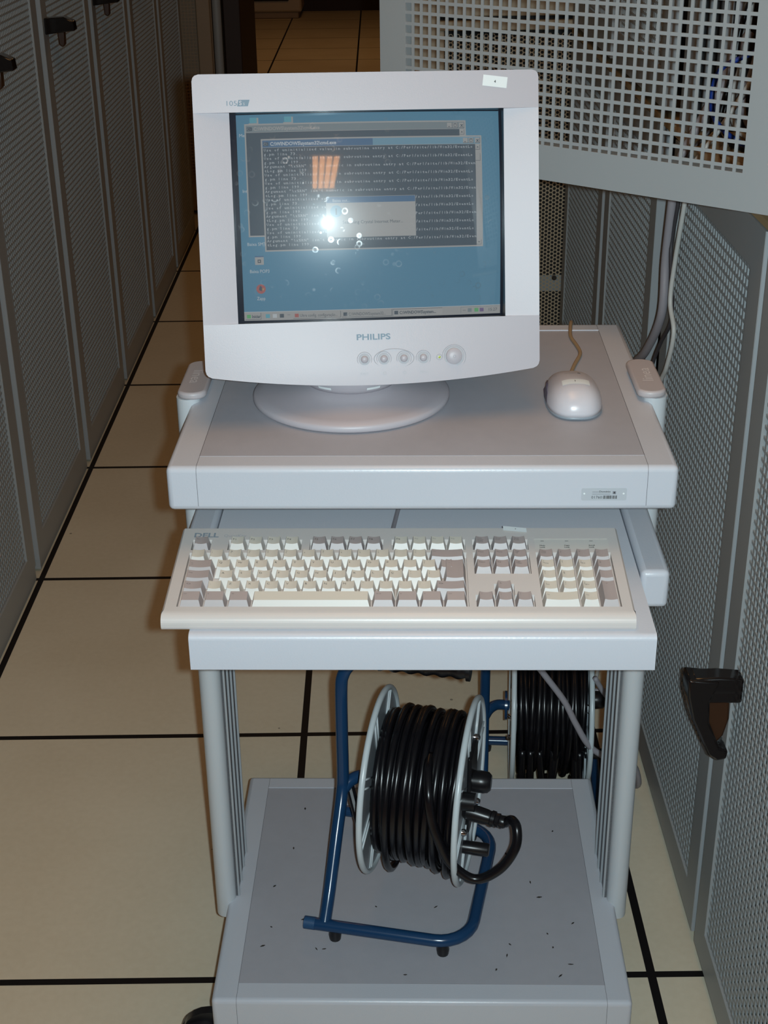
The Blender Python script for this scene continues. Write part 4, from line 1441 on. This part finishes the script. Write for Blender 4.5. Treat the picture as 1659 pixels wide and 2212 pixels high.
for s, x in (('EXIT', -0.0108), ('MENU', 0.0533)):
    text(b, s, x, -0.1572, 0.0026, fz, mi=2, center=True, width=0.0085)
for x in (0.0108, 0.0322):
    # outline symbols: sun and contrast disc
    for k in range(16):
        a0, a1 = 2 * PI * k / 16, 2 * PI * (k + 1) / 16
        b.add([(x + r * math.cos(a), -0.1560 + r * math.sin(a), bulge(x, -0.156) + 0.0003) for r, a in ((0.0013, a0), (0.0017, a0), (0.0017, a1), (0.0013, a1))], [(0, 1, 2, 3)], 2)
    if x < 0.02:
        for k in range(8):
            a = 2 * PI * k / 8
            b.add([(x + r * math.cos(a + d), -0.1560 + r * math.sin(a + d), bulge(x, -0.156) + 0.0003) for r, d in ((0.0019, -0.06), (0.0025, -0.06), (0.0025, 0.06), (0.0019, 0.06))], [(0, 1, 2, 3)], 2)
b.build('button_lettering', LM_, bez, flat=True)
b = bm_()
a = math.radians(-7)
ca, sa = math.cos(a), math.sin(a)
cx, cy = 0.1340, 0.1436
rot = lambda x, y: (cx + x * ca - y * sa, cy + x * sa + y * ca, 0.0004)
b.add([rot(-0.0128, -0.0055), rot(0.0128, -0.0055), rot(0.0128, 0.0055), rot(-0.0128, 0.0055)], [(0, 1, 2, 3)], 0)
text(b, '4', -0.0010, -0.0014, 0.0028, lambda x, y: (rot(x, y)[0], rot(x, y)[1], 0.0006), bold=0.02, mi=1)
b.build('sticker', [M['label'], M['ink']], bez, flat=True)
# button wells: outlined plate, ring and domed button
b = bm_()
for x, r in ((-0.0105, 0.0078), (0.0104, 0.0078), (0.0319, 0.0078), (0.0529, 0.0078), (0.0861, 0.0128)):
    zz = bulge(x, -0.1408)
    b.torus(r, 0.00035, (x, -0.1408, zz), 'z', 36, 6)
b.tube([sp_ for sp_ in [(0.0 + 0.0215 * math.cos(2 * PI * k / 40) + 0.0212, -0.1408 + 0.0105 * math.sin(2 * PI * k / 40), bulge(0.02, -0.14) + 0.0002) for k in range(40)]], 0.0004, 6, closed=True)
b.torus(0.0030, 0.0003, (0.0702, -0.1408, bulge(0.07, -0.1408)), 'z', 24, 6)
b.build('button_outline', M['faint_print'], bez, smooth=180)
for x in (-0.0105, 0.0104, 0.0319, 0.0529):
    zz = bulge(x, -0.1408)
    b = bm_()
    b.lathe([(0.0063, zz + 0.0001), (0.0062, zz + 0.0004), (0.0045, zz + 0.0004)], (x, -0.1408, 0), 'z', 28, 1)
    b.lathe([(0.0040, zz + 0.0003), (0.0039, zz + 0.0016), (0.0030, zz + 0.0026), (0.0015, zz + 0.0031), (0.0, zz + 0.0032)], (x, -0.1408, 0), 'z', 28, 0)
    b.build('menu_button', [M['monitor'], M['faint_print']], bez, smooth=50)
b = bm_()
zz = bulge(0.086, -0.1400)
b.lathe([(0.0110, zz + 0.0001), (0.0108, zz + 0.0005), (0.0095, zz + 0.0005)], (0.0861, -0.1403, 0), 'z', 36, 1)
b.lathe([(0.0088, zz + 0.0004), (0.0087, zz + 0.0028), (0.0070, zz + 0.0040), (0.0035, zz + 0.0047), (0.0, zz + 0.0048)], (0.0861, -0.1403, 0), 'z', 36, 0)
b.torus(0.0014, 0.0002, (0.0861, -0.1403, zz + 0.0049), 'z', 20, 5, 1)
b.build('power_button', [M['monitor'], M['faint_print']], bez, smooth=50)
bm_().lathe([(0.0014, 0.0003), (0.0012, 0.0012), (0.0, 0.0014)], (0.0702, -0.1408, bulge(0.07, -0.14)), 'z', 16).build('power_light', M['led'], bez, smooth=50)

# base
bx_, by_ = -0.0785, -0.033
b = tm()
z0 = 0.8789
b.lathe([(0.100, z0), (0.1085, z0 + 0.0005), (0.1112, z0 + 0.003), (0.1112, z0 + 0.0075), (0.1092, z0 + 0.0095), (0.098, z0 + 0.0115), (0.080, z0 + 0.0150), (0.062, z0 + 0.0195), (0.052, z0 + 0.023), (0.0, z0 + 0.024)], (bx_, by_, 0), 'z', 96)
b.build('base_disc', M['monitor'], mon, smooth=60)
b = tm()
b.lathe([(0.050, z0 + 0.0215), (0.056, z0 + 0.028), (0.062, z0 + 0.040), (0.066, z0 + 0.06), (0.0, z0 + 0.062)], (bx_, by_, 0), 'z', 64)
nk = b.build('swivel_neck', M['monitor'], mon, smooth=60)
for aa in (-118, -62):
    b = tm()
    for k in range(5):
        a0, a1 = math.radians(aa - 8 + 16 * k / 5), math.radians(aa - 8 + 16 * (k + 1) / 5)
        b.add([(bx_ + r * math.cos(a), by_ + r * math.sin(a), z) for a, r, z in ((a0, 0.0567, z0 + 0.0285), (a1, 0.0567, z0 + 0.0285), (a1, 0.0582, z0 + 0.0315), (a0, 0.0582, z0 + 0.0315))], [(0, 1, 2, 3)])
    b.build('neck_mark', M['label'], nk, flat=True)

# ------------------------------------------------------------------ cable reels


def make_reel(org, yaw, tilt, label, detail=True):
    """org = point on the ground under the drum; local x is the drum axis"""
    t = thing('cable_reel', org, label, 'cable reel', yaw)
    RM = WM[t.name]
    DR = 0.161      # axle height
    DM = RM @ Matrix.Translation((0, 0, DR)) @ Matrix.Rotation(tilt, 4, 'Y')
    r = 0.0082
    # floor loop
    b = MB(RM)

    def arc(cx, cy, R, a0, a1, z, n=7):
        return [(cx + R * math.cos(math.radians(a0 + (a1 - a0) * k / n)), cy + R * math.sin(math.radians(a0 + (a1 - a0) * k / n)), z) for k in range(n + 1)]
    zt = 0.020
    loop = [(-0.130, -0.135, zt)] + arc(0.038, -0.090, 0.045, -90, 0, zt) + arc(0.038, 0.056, 0.045, 0, 90, zt) + [(-0.140, 0.101, zt)]
    loop[1:] = loop[1:]
    b.tube(loop, r, 14, mi=0)
    fr = b.build('floor_loop', [M['blue'], M['blue_end']], t, smooth=60)
    MB(RM).lathe([(0, -0.1325), (0.0084, -0.1325), (0.0084, -0.118), (0, -0.118)], (0, -0.135, zt), 'x', 16).build('worn_tube_end', M['blue_end'], fr)
    for fx, fy in ((-0.092, -0.135), (0.050, -0.134), (-0.10, 0.101), (0.05, 0.100)):
        MB(RM).lathe([(0, -0.0003), (0.0075, 0.0), (0.0085, 0.008), (0.006, 0.016), (0, 0.016)], (fx, fy, 0), 'z', 14).build('rubber_foot', M['black'], fr)
    # stand tube with handle
    b = MB(RM)
    st = smooth([(-0.106, -0.133, 0.022), (-0.106, -0.102, 0.053), (-0.106, -0.060, 0.106), (-0.106, -0.026, 0.148), (-0.106, -0.018, 0.175), (-0.106, -0.017, 0.24), (-0.106, -0.014, 0.305), (-0.1035, -0.011, 0.325), (-0.095, -0.008, 0.339), (-0.082, -0.005, 0.346), (-0.060, 0, 0.347), (0.052, 0, 0.347)], 5)
    b.tube(st, r, 14)
    sd = b.build('stand_tube', M['blue'], t, smooth=60)
    # wavy grip
    b = MB(RM)
    pts, rad = [], []
    for k in range(41):
        u = k / 40
        pts.append((-0.058 + 0.113 * u, 0, 0.347 - 0.0015))
        rad.append(0.0125 + 0.0014 * math.cos(2 * PI * u * 5.5))
    b.tube(pts, rad, 16)
    b.lathe([(0, 0.055), (0.0150, 0.055), (0.0150, 0.060), (0, 0.060)], (0, 0, 0.3455), 'x', 20)
    b.build('grip', M['black'], t, smooth=60)
    # bracket from the stand to the hub
    b = MB(RM)
    b.tube(smooth([(-0.106, -0.022, 0.152), (-0.098, -0.012, 0.1605), (-0.085, -0.002, 0.163), (-0.066, 0.0, DR)], 5), 0.0085, 12)
    b.lathe([(0, -0.073), (0.024, -0.073), (0.024, -0.069), (0, -0.069)], (0, 0, DR), 'x', 24)
    b.build('axle_bracket', M['blue'], t, smooth=60)
    # flanges
    FR = 0.1255
    for s in (-1, 1):
        xf = s * 0.0605
        b = MB(DM)
        b.torus(FR - 0.0042, 0.0042, (xf, 0, 0), 'x', 96, 12, 0)
        b.lathe([(0.040, xf - 0.0006), (FR - 0.005, xf - 0.0006), (FR - 0.005, xf + 0.0006), (0.040, xf + 0.0006)], (0, 0, 0), 'x', 64, 1)
        fo_ = b.build('flange', [M['reel_white'], M['reel_plate']], t, smooth=50)
        b = MB(DM)
        for k in range(8):
            a = 2 * PI * (k + 0.3) / 8
            for off in (-0.006, 0.006):
                p = [(xf, rr_ * math.cos(a) - off * math.sin(a), rr_ * math.sin(a) + off * math.cos(a)) for rr_ in (0.045, FR - 0.006)]
                b.tube([(p[0][0] - s * 0.0012, p[0][1], p[0][2]), (p[1][0] - s * 0.0012, p[1][1], p[1][2])], 0.0013, 6)
                b.tube([(p[0][0] + s * 0.0012, p[0][1], p[0][2]), (p[1][0] + s * 0.0012, p[1][1], p[1][2])], 0.0013, 6)
        b.build('flange_rib', M['reel_white'], fo_, smooth=180)
        for k in range(3):
            a = 2 * PI * k / 3 + 1.25
            b = MB(DM)
            b.lathe([(0, xf - s * 0.001), (0.0048, xf - s * 0.001), (0.0048, xf + s * 0.006), (0.003, xf + s * 0.009), (0, xf + s * 0.0095)], (0, 0.072 * math.cos(a), 0.072 * math.sin(a)), 'x', 14)
            b.build('dome_nut', M['chrome'], fo_, smooth=50)
    # drum core
    MB(DM).lathe([(0, -0.061), (0.046, -0.061), (0.046, 0.061), (0, 0.061)], (0, 0, 0), 'x', 40).build('drum', M['reel_plate'], t)
    # socket plate on the outer side
    b = MB(DM)
    b.box(0.0610, 0.0665, -0.030, 0.030, -0.048, 0.070)
    b.build('socket_plate', M['black'], t, bev=0.004)
    b = MB(DM)
    b.lathe([(0, 0.060), (0.0135, 0.060), (0.0148, 0.075), (0.0138, 0.086), (0.010, 0.090), (0, 0.0905)], (0, -0.006, 0.020), 'x', 24)
    b.build('axle_knob', M['black'], t, smooth=40)
    b = MB(DM)
    b.lathe([(0, 0.058), (0.0088, 0.058), (0.0088, 0.0935), (0.0075, 0.0955), (0, 0.096)], (0, -0.045, -0.058), 'x', 20)
    b.build('crank_handle', M['black'], t, smooth=40)
    # wound cable
    rc_ = 0.0050
    random.seed(5 if detail else 9)
    pts = []
    turns_per = 9
    ly = [(0.0520, 11), (0.0615, 11), (0.0710, 11), (0.0805, 11), (0.0900, 10), (0.0985, 9)]
    xw = 0.0535
    dirn = 1
    x = -xw
    for li, (Rl, nt_) in enumerate(ly):
        span = 2 * xw if li < 5 else 1.7 * xw
        for tn in range(nt_):
            loose = random.uniform(0.0, 0.010) if li >= 2 else 0
            if li >= 4:
                loose = random.choice((0.0, 0.003, 0.010, 0.016, 0.021))
            wob = random.uniform(-0.005, 0.005) if li >= 3 else 0.001
            base = random.uniform(-0.005, 0.004)
            for k in range(44):
                a = 2 * PI * k / 44
                xx_ = x + dirn * span / nt_ * (tn + k / 44) + wob * math.sin(a * 1.0)
                w_ = max(0.0, -math.sin(a)) ** 2
                Rr = Rl + base * (1 if li >= 3 else 0) * math.sin(a / 2) + loose * w_
                pts.append((max(-xw, min(xw, xx_)), Rr * math.cos(a), Rr * math.sin(a)))
        x = x + dirn * span
        dirn = -dirn
    b = MB(DM)
    b.tube(pts, rc_, 8)
    wc = b.build('wound_cable', M['cable_black'], t, smooth=180)
    if detail:
        b = MB(RM)
        lp = smooth([(0.016, -0.045, 0.240), (0.019, -0.075, 0.238), (0.024, -0.098, 0.222), (0.027, -0.105, 0.205), (0.031, -0.108, 0.185), (0.038, -0.110, 0.164), (0.054, -0.110, 0.128), (0.085, -0.108, 0.105), (0.116, -0.104, 0.122), (0.134, -0.096, 0.152), (0.134, -0.085, 0.174), (0.126, -0.072, 0.176), (0.117, -0.0665, 0.166)], 7)
        b.tube(lp, 0.0062, 12)
        b.build('free_cable_end', M['cable_black'], t, smooth=180)
        b = MB(RM)
        a_, c_ = Vector((0.062, -0.058, 0.172)), Vector((0.118, -0.066, 0.166))
        d_ = (c_ - a_)
        P_ = [a_ + d_ * u for u in (0, 0.08, 0.1, 0.55, 0.60, 0.64, 0.66, 0.74, 0.76, 0.84, 0.86, 0.96, 1.0)]
        R_2 = [0.008, 0.0105, 0.0115, 0.0100, 0.0092, 0.0092, 0.0105, 0.0105, 0.0085, 0.0095, 0.0078, 0.0085, 0.007]
        b.tube(P_, R_2, 14)
        b.lathe([(0, 0.060), (0.012, 0.060), (0.012, 0.078), (0, 0.078)], (0, -0.064, 0.190), 'x', 16)
        b.build('plug', M['black'], t, smooth=40)
        MB(RM).tube([(-0.104, 0.010, 0.135), (-0.078, -0.03, 0.085)], 0.006, 10).build('loose_cable_stub', M['black'], t)
    else:
        b = MB(RM)
        for k, (xx_, dx) in enumerate(((-0.045, 0.0), (-0.032, 0.002), (-0.018, 0.012), (0.010, -0.014), (0.004, -0.004), (0.038, 0.004), (0.046, 0.0))):
            b.tube(smooth([(xx_, -0.095, 0.14), (xx_ + dx * 0.4, -0.098, 0.09), (xx_ + dx, -0.088, 0.045), (xx_ + dx * 1.5, -0.05, 0.026), (xx_ + dx, 0.0, 0.022)], 5), 0.0060, 8)
        b.build('sagging_loop', M['cable_black'], t, smooth=180)
    return t


make_reel((0.049, 1.5265, 0.1594), math.radians(-12.5), math.radians(0.7), 'blue framed reel of black cable standing on the bottom shelf of the trolley')
make_reel((0.268, 1.945, 0.0), math.radians(-4.5), 0.0, 'blue framed reel of black cable standing on the floor behind the trolley', detail=False)

cable('monitor_lead', [(0.20, 1.80, 0.66), (0.205, 1.82, 0.45), (0.222, 1.82, 0.335), (0.237, 1.82, 0.308), (0.272, 1.82, 0.256), (0.293, 1.82, 0.212), (0.315, 1.82, 0.172), (0.345, 1.825, 0.145), (0.39, 1.84, 0.12), (0.41, 1.88, 0.05), (0.40, 1.95, 0.0052)], 0.0050, M['cable_grey'], 'grey lead with small print hanging behind the right post of the trolley')
cable('spare_lead', [(0.325, 1.86, 0.27), (0.345, 1.87, 0.232), (0.368, 1.88, 0.205), (0.395, 1.89, 0.12), (0.40, 1.9, 0.0045)], 0.0042, M['cable_grey'], 'short grey lead seen beside the floor reel near the right post')
o = MB().box(0.332, 0.372, 1.945, 1.952, 0.178, 0.192).build('grey_strap', M['cable_grey'], bev=0.002)
tag(o, 'pale grey strap end beside the reel on the floor', 'strap')

bpy.data.objects.remove(_ho)
